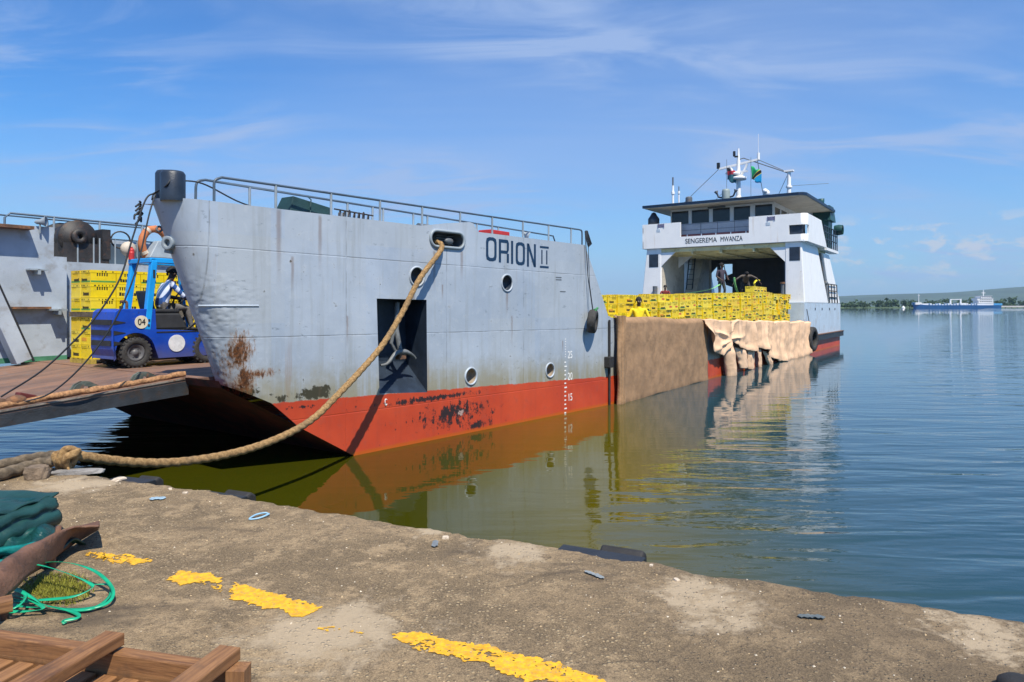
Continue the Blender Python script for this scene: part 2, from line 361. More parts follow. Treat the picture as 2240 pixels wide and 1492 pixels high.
for i in range(330):
    x = rnd.uniform(430, 1250); Y = 985+rnd.uniform(0, 110)
    px = 1120+x/Y*FPX
    h = 8+5*max(0, (px-1850)/300)+4*mnoise.noise((px*.011, 0, 0))+rnd.uniform(-3, 3)
    if rnd.random() < .07: h *= 1.45
    if 2175 < px < 2245: h *= .85
    mb.bar((x, Y, 0), (x, Y, h*.7), .5, .5)
    for k in range(5): clump(mb, (x+rnd.uniform(-3, 3), Y+rnd.uniform(-3, 3), h*rnd.uniform(.25, .85)), rnd.uniform(1.8, 3.6), 13, rnd)
tag(mb.build('treeline', m_wood), 'dark green wood along the far lake shore', 'trees', kind='stuff')

m_tblue = plain("ship_blue_paint", (.03, .15, .38), .5, .1, .1); m_twhite = plain("ship_white_paint", (.8, .8, .8), .5, .05, .1)
m_tlblue = plain("ship_light_blue_paint", (.08, .35, .66), .5, .1, .1)
M_FGL = plain("far_dark_glass", (.04, .05, .07), .2)
def tanker():
    Y = 860; f = lambda px: (px-1120)/FPX*Y; sx = Y/FPX
    X0, X1 = f(1998), f(2182); r = empty('tanker_ship', ((X0+X1)/2, Y, 0), R(-3)); L = X1-X0; g = lambda px: (px-1998)*sx-L/2
    mb = MB()
    secs = [(0, .2, 7.0), (.03, 2.5, 6.4), (.1, 6, 4.4), (.16, 7, 3.9), (.8, 7, 3.9), (.9, 6.6, 3.9), (1, 5, 4.2)]
    vs = []
    for u, b_, h in secs:
        x = u*L-L/2; vs += [(x+2*(u < .02), -b_*.8, -1), (x, -b_, h), (x, b_, h), (x+2*(u < .02), b_*.8, -1)]
    k = len(secs)
    mb.add(vs, [(i*4+j, i*4+j+1, i*4+5+j, i*4+4+j) for i in range(k-1) for j in range(3)]+[(0, 1, 2, 3), tuple(range(4*k-4, 4*k))]); mb.build('hull', m_tblue, r)
    mb = MB(); mb.box((g(2001), -4.5, 4.5), (g(2014), 4.5, 7.4)); mb.box((g(2012), -5, 4.2), (g(2028), 5, 6)); mb.build('forecastle', m_twhite, r)
    mb = MB(); mb.cyl((g(2012), 0, 6), (g(2012), 0, 18), .45, 8, r2=.3); mb.box((g(2010), -.3, 16), (g(2014), .3, 16.6)); mb.build('foremast', m_twhite, r)
    mb = MB()
    for i in range(16):
        x = g(2032+i*6.3); mb.box((x, -5, 4), (x+1.6, 4, 5.2+1.2*(i % 3 == 0)))
    mb.box((g(2095), -5, 4), (g(2112), 4, 6.6)); mb.build('deck_piping', m_twhite, r)
    mb = MB()
    mb.box((g(2078), -1, 4), (g(2080.5), 1, 11.5)); mb.box((g(2100), -.8, 4), (g(2102), .8, 11.8)); mb.box((g(2078), -.6, 10.8), (g(2102), .6, 11.5)); mb.build('deck_crane', m_twhite, r)
    acc = MB()
    for (a, b_, z0, z1) in ((2130, 2164, 3.9, 6.6), (2133, 2163, 7.0, 9.6), (2130, 2163, 10, 12.4), (2138, 2160, 12.8, 15.2)):
        acc.box((g(a), -6, z0), (g(b_), 6, z1)); acc.box((g(a)-.8, -6.4, z1), (g(b_)+.8, 6.4, z1+.35))
    ac = acc.build('accommodation_block', m_twhite, r)
    mb = MB()
    for z in (7.9, 10.7, 13.6):
        for i in range(7): MB().box((g(2136)+i*2.1, -6.06, z), (g(2136)+i*2.1+1.2, -5.9, z+.9)).build('window', M_FGL, ac)
    mb = MB(); mb.cyl((g(2149), 0, 15), (g(2149), 0, 23), .4, 8); mb.box((g(2145), -.3, 19), (g(2153), .3, 19.6)); mb.build('mast', m_twhite, r)
    mb = MB(); mb.box((g(2160), -3, 4), (g(2166), 3, 11)); mb.build('funnel', m_twhite, r)
    mb = MB(); mb.box((g(2160), -5.4, 3.6), (g(2183), 5.4, 6.2)); mb.build('stern_bulwark', m_tlblue, r)
    tag(r, 'long blue tanker with white bridge lying off the far shore', 'tanker')
tanker()
q = on_z(1976, 674.6, 0); s_ = q.y
mb = MB(); k = 5*q.y/FPX; mb.lathe([(.01, -.4*k), (.6*k, -.3*k), (.75*k, .15*k), (.5*k, .7*k), (.2*k, .8*k), (.15*k, 1.1*k), (.01, 1.15*k)], (q.x, q.y, 0), n=14)
tag(mb.build('buoy', m_twhite), 'small white buoy floating left of the distant tanker', 'buoy')
mb = MB(); Y = 930; x0 = (2184-1120)/FPX*Y; mb.box((x0, Y, 1.2), (x0+160, Y+8, 3.2))
for i in range(20): mb.box((x0+2+i*8, Y+.5, -2), (x0+3+i*8, Y+1.5, 1.2), 1)
tag(mb.build('pier', [plain("pier_concrete", (.55, .53, .5), .9, .1, .1), plain("pier_piles", (.1, .1, .1), .9)]), 'low pale concrete pier on the far shore behind the tanker stern', 'pier')

# ---------------------------------------------------------------- ship materials
def hull_mat():
    m, n, b = new_mat("hull_paint"); p = n.obj(); s, t, z = n.sep(p)
    zb = n.m('SUBTRACT', .735, n.m('MULTIPLY', n.m('MINIMUM', s, 2.0), .034))
    n1 = n.noise(p, .7, 4, .6, .3); n2 = n.noise(p, 6.0, 6, .7); n3 = n.noise(n.mapv(p, scale=(7, 7, .45)), 1.0, 5, .6); fine = n.noise(p, 26.0, 5, .7)
    g = n.mix(n.ss(n1, .3, .7), (.31, .375, .465), (.42, .49, .585))
    # repainted plates: each a slightly different grey
    cell = n.comb(n.m('FLOOR', n.m('DIVIDE', s, 1.55)), 0.0, n.m('FLOOR', n.m('DIVIDE', n.m('ADD', z, .35), 1.32)))
    wn = n.n('TexWhiteNoise', {'Vector': cell}).outputs['Value']
    g = n.mix(n.m('MULTIPLY', wn, .45), g, (.43, .465, .49))
    colm = n.n('TexWhiteNoise', {'Vector': n.comb(n.m('FLOOR', n.m('DIVIDE', n.m('ADD', s, .4), .83)), 7.0, 1.0)}).outputs['Value']
    g = n.mix(n.m('MULTIPLY', n.ss(colm, .5, 1.0), .3), g, (.40, .415, .40))
    g = n.mix(n.m('MULTIPLY', n.ss(n2, .52, .72), .38), g, (.52, .56, .60))
    g = n.mix(n.m('MULTIPLY', n.ss(n3, .50, .72), .42), g, (.27, .29, .29))
    # weld seams
    def seam(v, w_): a = n.m('ABSOLUTE', n.m('SUBTRACT', n.m('FRACT', v), .5)); return n.m('SUBTRACT', 1.0, n.ss(a, 0.0, w_))
    sv = seam(n.m('DIVIDE', s, 2.33), .007); sh = seam(n.m('DIVIDE', n.m('ADD', z, n.m('MULTIPLY', s, .010)), 1.32), .011)
    seams = n.m('MAXIMUM', sv, sh)
    g = n.mix(n.m('MULTIPLY', seams, n.m('MULTIPLY', n.ss(n.noise(p, 2.3, 4, .6), .38, .62), .62)), g, (.13, .135, .135))
    # chips, scuffs
    ch = n.noise(n.mapv(p, scale=(1, 1, 1.5)), 4.3, 7, .72)
    g = n.mix(n.m('MULTIPLY', n.ss(ch, .69, .73), .75), g, (.085, .070, .060))
    sc2 = n.noise(n.mapv(p, loc=(3, 3, 3), scale=(1.4, 1, 3.2)), 3.1, 6, .7)
    g = n.mix(n.m('MULTIPLY', n.ss(sc2, .62, .68), .55), g, (.14, .17, .20))
    # slime and dirt above the boot-topping
    h = n.m('SUBTRACT', z, zb)
    al = n.m('MULTIPLY', n.m('SUBTRACT', 1.0, n.ss(n.m('ADD', h, n.m('MULTIPLY', n.m('SUBTRACT', n2, .5), .55)), .0, .75)), n.ss(n3, .2, .55))
    g = n.mix(n.m('MULTIPLY', al, .8), g, (.27, .235, .125))
    def spot(s0, z0, rs, rz):
        a = n.m('DIVIDE', n.m('SUBTRACT', s, s0), rs); c = n.m('DIVIDE', n.m('SUBTRACT', z, z0), rz)
        return n.m('SUBTRACT', 1.0, n.m('MINIMUM', n.m('SQRT', n.m('ADD', n.m('MULTIPLY', a, a), n.m('MULTIPLY', c, c))), 1.0))
    def at(px, py): q = on_bow(px, py); return q.x, q.z
    bk = n.m('MAXIMUM', spot(*at(680, 862), .95, .16), n.m('MULTIPLY', spot(*at(530, 862), .35, .2), .9))
    g = n.mix(n.ss(n.m('ADD', bk, n.m('MULTIPLY', n.m('SUBTRACT', n2, .5), 2.6)), .40, .60), g, (.05, .045, .025))
    ru = n.m('MAXIMUM', spot(*at(528, 772), .26, .42), n.m('MULTIPLY', spot(*at(542, 830), .20, .36), 1.1)); ru = n.m('MAXIMUM', ru, n.m('MULTIPLY', spot(*at(560, 818), .5, .1), 1.0))
    rn = n.noise(n.mapv(p, scale=(1.5, 1.5, .5)), 12.0, 8, .8)
    ra = n.m('ADD', ru, n.m('MULTIPLY', n.m('SUBTRACT', rn, .5), 3.6))
    rk = n.ss(ru, 0.0, .12); g = n.mix(n.m('MULTIPLY', n.m('MULTIPLY', n.ss(ra, .1, .62), .75), rk), g, (.25, .135, .06)); g = n.mix(n.m('MULTIPLY', n.ss(ra, .58, .72), rk), g, n.mix(n.ss(fine, .4, .6), (.05, .022, .011), (.17, .065, .022)))
    streak = n.m('MULTIPLY', n.ss(n.noise(n.mapv(p, scale=(5, 5, .35), loc=(2, 0, 0)), 1.0, 4, .6), .60, .72), n.ss(n.noise(p, .45, 2), .45, .6))
    g = n.mix(n.m('MULTIPLY', streak, .38), g, (.27, .16, .09))
    for px, py, L, w_ in ((1030, 840, .28, .05), (1203, 825, .2, .05), (1109, 637, .6, .05), (905, 625, .5, .05), (1010, 548, .7, .06), (950, 548, .9, .05), (968, 622, .35, .03), (1231, 745, .35, .035), (700, 470, 1.1, .05), (610, 455, 1.4, .06), (1120, 690, .8, .03), (760, 690, .6, .03), (640, 560, .7, .04)):
        q = at(px, py); ds_ = n.m('ABSOLUTE', n.m('SUBTRACT', n.m('ADD', s, n.m('MULTIPLY', n.m('SUBTRACT', n2, .5), .04)), q[0])); vv = n.m('DIVIDE', n.m('SUBTRACT', q[1], z), L)
        mk = n.m('MULTIPLY', n.m('SUBTRACT', 1.0, n.ss(ds_, w_*.2, w_)), n.m('MULTIPLY', n.ss(vv, -.02, .05), n.m('SUBTRACT', 1.0, n.ss(vv, .2, 1.0)))); g = n.mix(n.m('MULTIPLY', mk, .5), g, (.17, .10, .06))
    # red boot-topping
    r = n.mix(n.ss(n1, .3, .7), (.46, .048, .016), (.58, .074, .024)); r = n.mix(n.m('MULTIPLY', n.ss(n2, .5, .72), .45), r, (.36, .075, .045)); r = n.mix(n.m('MULTIPLY', n.ss(n3, .5, .75), .3), r, (.30, .05, .03))
    wr = n.m('MAXIMUM', n.m('MULTIPLY', spot(*at(990, 905), 1.7, .42), 1.0), n.m('MULTIPLY', spot(*at(940, 872), 2.4, .1), 1.1))
    wr = n.m('MAXIMUM', wr, n.m('MULTIPLY', spot(*at(1040, 930), .9, .25), .9)); wr = n.m('MAXIMUM', wr, n.m('MULTIPLY', spot(*at(660, 890), .4, .06), 1))
    wm = n.ss(n.m('ADD', wr, n.m('MULTIPLY', n.m('SUBTRACT', n.noise(n.mapv(p, scale=(1.2, 1, .75)), 7.5, 8, .8), .5), 4.2)), .60, .74)
    r = n.mix(wm, r, (.028, .016, .016))
    wl = n.ss(n.m('ADD', n.m('MULTIPLY', spot(*at(1030, 895), 1.2, .3), .8), n.m('MULTIPLY', n.m('SUBTRACT', n.noise(n.mapv(p, loc=(7, 0, 2), scale=(.8, 1, 1.6)), 4.0, 6, .7), .5), 3.0)), .98, 1.08)
    r = n.mix(wl, r, (.42, .30, .26))
    r = n.mix(n.m('SUBTRACT', 1.0, n.ss(n.m('ADD', z, n.m('MULTIPLY', n.m('SUBTRACT', n2, .5), .05)), .03, .09)), r, (.50, .095, .008))
    edge = n.ss(n.m('ADD', h, n.m('MULTIPLY', n.m('SUBTRACT', ch, .5), .10)), -.008, .008)
    c = n.mix(edge, r, g)
    n.set(b.inputs['Base Color'], c); n.set(b.inputs['Roughness'], n.m('MULTIPLY_ADD', n2, .25, .38))
    dent = n.noise(p, .55, 2, .5); hm = n.m('MULTIPLY', n.n('TexVoronoi', {'Vector': n.mapv(p, scale=(1, 1, 1.6)), 'Scale': 9.0}, feature='SMOOTH_F1').outputs[0], n.m('MULTIPLY', n.m('SUBTRACT', 1.0, n.ss(z, 2.6, 3.2)), n.m('SUBTRACT', 1.0, n.ss(s, -10.4, -9.4))))
    ht = n.m('ADD', n.m('MULTIPLY', dent, .035), n.m('ADD', n.m('MULTIPLY', hm, .015), n.m('ADD', n.m('MULTIPLY', seams, -.004), n.m('MULTIPLY', n2, .004))))
    n.set(b.inputs['Normal'], n.n('Bump', {'Strength': .8, 'Distance': 1.0, 'Height': ht}).outputs[0])
    return m
M_HULL = hull_mat()
M_GREY = plain("grey_ship_paint", (.40, .46, .53), .5, .12, 1.5, .15, stain=(.22, .2, .17), samt=.45)
M_DGREY = plain("dark_grey_paint", (.12, .14, .16), .55, .2, 2, .15, stain=(.2, .12, .07), samt=.5)
M_BLACK = plain("black_paint", (.018, .02, .024), .5, .3, 4, .2)
M_BLUBLK = plain("blue_black_paint", (.022, .034, .055), .42, .25, 4, .2)
M_RAIL = plain("rail_paint", (.075, .11, .15), .45, .2, 3)
M_POST = plain("post_paint", (.28, .33, .37), .5, .15, 3)
M_NAVY = plain("navy_lettering", (.008, .035, .085), .5, .2, 20)
M_WHITE, n, b = new_mat("white_ship_paint"); o_ = n.obj(); kw = n.mix(n.ss(n.noise(o_, 2, 4), .3, .7), (.86, .865, .865), (.91, .91, .90))
kw = n.mix(n.m('MULTIPLY', n.ss(n.noise(n.mapv(o_, scale=(4, 4, .35)), 1.0, 5, .65), .54, .74), .38), kw, (.58, .46, .33)); kw = n.mix(n.m('MULTIPLY', n.ss(n.noise(o_, 3.0, 7, .75), .64, .70), .6), kw, (.32, .17, .09))
n.set(b.inputs['Base Color'], kw); b.inputs['Roughness'].default_value = .4
M_WMARK = plain("white_marks", (.82, .82, .80), .5, .08, 20)
M_LGREY = plain("light_grey_aft_paint", (.50, .60, .70), .45, .08, 1.2, .1, stain=(.35, .3, .24), samt=.35)
M_RUST = plain("rusty_steel", (.14, .075, .045), .8, .35, 5, .5, stain=(.30, .13, .05), samt=.7)
M_RUBBER = plain("black_rubber", (.022, .021, .021), .75, .25, 6, .3)
M_STEELDK = plain("oily_dark_steel", (.03, .028, .028), .55, .35, 5, .4, stain=(.10, .05, .03), samt=.45)
M_WIRE = plain("dark_wire", (.02, .024, .03), .6, .2, 10)
M_DGREEN = plain("dark_green_canvas", (.012, .045, .048), .6, .25, 3, .3)
M_GLASS = plain("dark_window_glass", (.02, .028, .035), .05, .2, 2)
M_CREAM = plain("bounce_yellow_ceiling_paint", (.78, .68, .38), .6, .15, 1.2, stain=(.35, .26, .1), samt=.5)  # stained ceiling paint, with yellow bounce off the crates put into its colour
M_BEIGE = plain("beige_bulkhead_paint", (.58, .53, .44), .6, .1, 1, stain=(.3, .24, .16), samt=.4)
M_RED = plain("red_paint", (.5, .03, .025), .5, .15, 4); M_SILVER = plain("galvanised_steel", (.5, .52, .54), .35, .1, 6, metal=.6)
M_ORANGE = plain("faded_orange_canvas", (.50, .17, .065), .8, .2, 5)
M_BOOT = plain("far_boot_topping", (.36, .07, .05), .5, .2, 2, stain=(.12, .05, .04), samt=.5)
def deck_mat():
    m, n, b = new_mat("rusty_ramp_deck"); p = n.obj(); a = n.noise(n.mapv(p, scale=(.5, 1.6, 1)), 1.5, 6, .65, .5); c = n.noise(p, 9, 6, .7)
    k = n.mix(n.ss(a, .34, .66), (.13, .080, .060), (.25, .135, .085)); k = n.mix(n.m('MULTIPLY', n.ss(c, .5, .7), .55), k, (.19, .16, .15)); k = n.mix(n.ss(n.noise(n.mapv(p, loc=(4, 4, 0)), 2.2, 5, .7), .6, .72), k, (.06, .045, .04))
    n.set(b.inputs['Base Color'], k); b.inputs['Roughness'].default_value = .72; n.set(b.inputs['Normal'], n.n('Bump', {'Strength': .5, 'Distance': .02, 'Height': c}).outputs[0]); return m
M_DECK = deck_mat()

# ---------------------------------------------------------------- the landing craft
ship = empty('landing_craft', SO, SHIP_RZ)
tag(ship, 'weathered grey cargo ferry with red boot-topping, bow ramp down and white bridge aft', 'ferry')
TOPZ = 4.06
def lead(z): return -11.3+(4.08-z)*.35
RB = .45
def sc_(z): return lead(z)+.72
def zbot(s): return max(-1.3, .6*(-8-s)) if s > -8 else .6*(-8-s)
hull = bpy.data.objects.new('hull', bpy.data.meshes.new('hull'))
def side_plate():                            # flat shell plating of the near bow with its openings cut through
    bm = bmesh.new(); edges = []
    def loop(pts):
        vs = [bm.verts.new(bp(s, z)) for s, z in pts]
        for i in range(len(vs)): edges.append(bm.edges.new((vs[i], vs[(i+1) % len(vs)])))
    out = [(0, -1.3), (-7, -1.3), (-8, 0), (-9.05, .63)]
    z = zbot(-9.76); out.append((sc_(1.06), 1.06))
    for i in range(1, 13): zq = 1.06+(TOPZ-1.06)*i/12; out.append((sc_(zq), zq))
    a = on_bow(985, 480).x; b = on_bow(1036, 490).x
    out += [(a-.75, TOPZ), (a-.15, TOPZ+.1), (b-.12, TOPZ+.19), (b, TOPZ+.17), (b+.12, TOPZ+.01)]
    out += [(-1.15, TOPZ), (-.55, 3.1), (-.1, 2.3), (0, 2.28)]
    loop(out)
    holes = []
    A = on_bow(824, 653), on_bow(933, 656), on_bow(936, 858), on_bow(838, 860)
    rect = [(A[3].x-.0, 1.0), (A[2].x, .97), (A[1].x, A[1].z), (A[0].x, A[0].z)]; rect[0] = (A[0].x+.06, A[3].z); rect[1] = (A[1].x+.02, A[2].z)
    loop(rect); holes.append(('rect', rect))
    for px, py, r in ((912, 605, .165), (1109, 619, .165), (1030, 823, .155), (1203, 810, .15)):
        q = on_bow(px, py); c = [(q.x+r*math.cos(2*math.pi*i/28), q.z+r*math.sin(2*math.pi*i/28)) for i in range(28)]; loop(c); holes.append(('round', q, r))
    a = on_bow(944, 518); b = on_bow(1010, 524); cz = on_bow(977, 524).z; r = .155; x0, x1 = a.x+.12, b.x-.10
    c = [(x1+r*math.cos(R(-90+i*15)), cz+r*math.sin(R(-90+i*15))) for i in range(13)]+[(x0+r*math.cos(R(90+i*15)), cz+r*math.sin(R(90+i*15))) for i in range(13)]
    loop(c); holes.append(('oval', c, cz))
    bmesh.ops.triangle_fill(bm, use_beauty=True, edges=edges)
    bm.normal_update(); bm.verts.index_update()
    vs = [v.co.copy() for v in bm.verts]; fs = []
    for f in bm.faces:
        ids = [v.index for v in f.verts]; fs.append(ids if f.normal.dot(BN) > 0 else ids[::-1])
    bm.free(); return vs, fs, holes
hb = MB(); vs, fs, HOLES = side_plate(); hb.add(vs, fs)
def arc_pt(z, a, extra=0):                    # round stem of the near bow
    c = sc_(z)+RB*math.sin(R(5.85))*1.1; t0 = -TAP*sc_(z)+RB*math.cos(R(5.85)); d = (.012*mnoise.noise((a*.05, z*2.3, 1))+.009*mnoise.noise((a*.13, z*5.5, 4)))*min(1, max(0, 3.3-z)) if 4 < a < 150 and z < 3.3 else 0
    r = RB+d; return Vector((c-r*math.sin(R(a+5.85))*1.1, t0-r*math.cos(R(a+5.85))+.0, z))
def bowgrid(u, v):
    a = u*165; zlo = 1.06+.30*min(1, math.sin(R(min(a, 90)))); z = zlo+(TOPZ-zlo)*v; return arc_pt(z, a)
hb.grid(bowgrid, 44, 60)
def inner(u, v):
    zlo = 1.35; z = zlo+(TOPZ-zlo)*v; p = arc_pt(z, 165); return p.lerp(Vector((-.9, 1.95, z)), min(1, u)) if u > 0 else p
hb.grid(inner, 8, 8)
# top of the cheek (walkway), its aft face, raked bottom, far side
hb.add([bp(sc_(TOPZ), TOPZ-.06), bp(-1.15, TOPZ-.06), (-1.15, 1.82, TOPZ-.06), (-11.1, 1.8, TOPZ-.06)], [(0, 1, 2, 3)])
top = [arc_pt(TOPZ-.03, a) for a in range(0, 170, 15)]; hb.add(top, [tuple(range(len(top)))])
hb.add([bp(-1.15, TOPZ), bp(-.55, 3.1), bp(-.1, 2.3), (-.1, 1.82, 2.3), (-.55, 1.82, 3.1), (-1.15, 1.82, TOPZ)], [(0, 1, 4, 5), (1, 2, 3, 4)])
FAR = lambda s: BEAM+TAP*min(s, 0)
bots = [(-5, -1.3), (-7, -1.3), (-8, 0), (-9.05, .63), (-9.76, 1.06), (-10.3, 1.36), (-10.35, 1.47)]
MB().add([p for s, z in bots for p in ((s, -TAP*s+.0, z), (s, FAR(s), z))], [(i*2, i*2+1, i*2+3, i*2+2) for i in range(len(bots)-1)]).build('bow_bottom', plain('shaded_bottom_paint', (.13, .024, .014), .75, .45, 2.5, .4, stain=(.03, .022, .016), samt=.8), ship)  # bottom red darkened in the colour to stand for shade under the bow
hb.add([(0, BEAM, -1.3), (-7, FAR(-7), -1.3), (-8, FAR(-8), 0), (-9.76, FAR(-9.76), 1.06), (-11.2, FAR(-11), TOPZ), (-1.1, FAR(-1.1), TOPZ), (0, BEAM, 2.3)], [tuple(range(7))])
# low middle body and stern quarter
def bz(s): return 2.26-.55*min(1, s/22)**.8
def mid(u, v): s = u*33.2; return Vector((s, 0, -1.3+(bz(s)+1.3)*v))
hb.grid(mid, 40, 6); hb.grid(lambda u, v: Vector((u*23, .12*v, bz(u*23))), 30, 1); hb.grid(lambda u, v: Vector((u*23, .12, 1+(bz(u*23)-1)*v)), 30, 1)
hb.add([(0, BEAM, -1.3), (33.2, BEAM, -1.3), (33.2, BEAM, 2.26), (0, BEAM, 2.26)], [(0, 1, 2, 3)]); hb.add([(33.2, 0, -1.3), (33.2, BEAM, -1.3), (33.2, BEAM, 2.7), (33.2, 0, 2.7)], [(0, 1, 2, 3)])
me = hb.mesh('hull', [M_HULL]); hull.data = me; col.objects.link(hull); hull.parent = ship
# aft quarter, painted lighter, standing proud of the low middle body
MB().hexa([(22.55, -.03, .95), (33.25, -.03, .95), (33.25, BEAM+.03, .95), (22.55, BEAM+.03, .95), (22.55, -.03, 2.72), (33.25, -.03, 2.72), (33.25, BEAM+.03, 2.72), (22.55, BEAM+.03, 2.72)]).build('aft_hull_side', M_LGREY, ship)
mb = MB(); mb.box((24, -.16, .62), (33.6, 0, .93)); mb.box((24, -.2, .93), (33.6, 0, .97), 1); mb.build('rubbing_strake', [M_BLACK, M_RUST], ship)
mb = MB()
for px in (1783, 1798, 1814, 1826): q = on_t(px, 676, -.03); MB().cbox((q.x, -.04, q.z), (.12, .03, .14)).build('scupper', M_BLACK, ship)
# fittings on the near bow
M_PORTIN = plain("lit_porthole_liner", (.28, .22, .16), .5, .3, 5)
for hdat in HOLES:
    if hdat[0] == 'round':
        q, r = hdat[1], hdat[2]; c = bp(q.x, q.z); mb = MB()
        mb.lathe([(r, 0), (r*.985, -.17), (.002, -.175)], c, BN, 28, 1); mb.lathe([(r-.004, -.01), (r-.004, .018), (r+.012, .026), (r+.028, .018), (r+.032, -.005)], c, BN, 28, 0)
        mb.build('porthole', [M_GREY, M_BLUBLK if q.z > 2 else M_PORTIN], hull)  # lower liners coloured brown as lit inside, upper ones blue-black for shade
    elif hdat[0] == 'oval':
        c, cz = hdat[1], hdat[2]; k = len(c); mb = MB()
        mb.tube([bp(s, z, .012) for s, z in c], .03, 8, 0, closed=True)
        P = [bp(s, z) for s, z in c]; Q = [p-BN*.4 for p in P]; mb.add(P+Q, [(i, (i+1) % k, k+(i+1) % k, k+i) for i in range(k)]+[tuple(range(k, 2*k))], 1)
        for j in range(5): mb.bar(bp(c[0][0]-.35, cz-.1+.05*j, -.25), bp(c[0][0]+.1, cz-.1+.05*j, -.25), .02, .012, 0)
        mb.ball(bp(c[0][0]-.2, cz-.02, -.06), .1, 1, 12, (1.3, .6, .7))
        mb.build('fairlead', [M_POST, M_DGREY], hull)
    else:
        P = [bp(s, z) for s, z in hdat[1]]; mb = MB(); I = -BN
        Q = [P[0]+I*.62+Vector((0, 0, .55)), P[1]+I*.62+Vector((0, 0, .55)), P[2]+I*.62, P[3]+I*.62]
        mb.add(P+Q, [(0, 1, 5, 4), (1, 2, 6, 5), (2, 3, 7, 6), (3, 0, 4, 7), (4, 5, 6, 7)])
        pk = mb.build('anchor_pocket', M_BLUBLK, hull)
        c = (P[0]+P[1]+P[2]+P[3])/4; w_ = (P[1]-P[0]).length; mb = MB(); X = BD; Z = Vector((0, 0, 1))
        o_ = c+I*.2
        mb.tube([o_+Z*.8+X*.02, o_+Z*.3+X*.0, o_-Z*.12+X*.03+BN*.08], .05, 8); mb.tube(cr([o_-X*.44-Z*.33+BN*.1, o_-X*.3-Z*.3+BN*.12, o_-X*.12-Z*.14+BN*.12, o_+X*.02-Z*.1+BN*.12], 5), .045, 8, rf=lambda a, ds, r, t: r*(.5+.7*t))
        mb.tube(cr([o_+X*.02-Z*.1+BN*.12, o_+X*.15-Z*.12+BN*.12, o_+X*.32-Z*.2+BN*.1, o_+X*.38-Z*.25+BN*.1], 5), .045, 8, rf=lambda a, ds, r, t: r*(1.2-.7*t)); mb.tube([o_-X*.05+Z*.3, o_-X*.12+Z*.05, o_-Z*.13], .035, 8)
        mb.box(o_+Vector((-.05, -.14, -.25)), o_+Vector((.12, -.02, -.14)), 1)
        mb.build('anchor', [plain("anchor_steel", (.15, .16, .165), .5, .3, 5, .3), M_RUST], pk, bevel=.01)
# weld bead, stiffener, lifting lug on the stem
q0, q1 = on_bow(425, 664), on_bow(552, 669); mb = MB(); pts = [arc_pt(q1.z, a)+Vector((0, 0, 0)) for a in range(70, -1, -10)]+[bp(q1.x+.1, q1.z)]; mb.tube(pts, .016, 6); mb.build('weld_bead', M_GREY, hull)
pL = arc_pt(3.45, 95); mb = MB(); mb.lathe([(.05, -.03), (.1, -.03), (.1, .03), (.05, .03)], pL+Vector((-.05, -.08, 0)), (.9, .3, 0), 18, closed=True); mb.bar(pL+Vector((.0, -.0, -.14)), pL+Vector((.02, -.05, .14)), .08, .1); mb.build('lifting_lug', M_POST, hull, bevel=.008)
mb = MB(); pL = arc_pt(3.66, 110); mb.lathe([(.02, -.01), (.05, -.01), (.05, .01), (.02, .01)], pL+Vector((-.04, 0, 0)), (.3, .9, 0), 12, closed=True); mb.build('eye_plate', M_DGREY, hull)
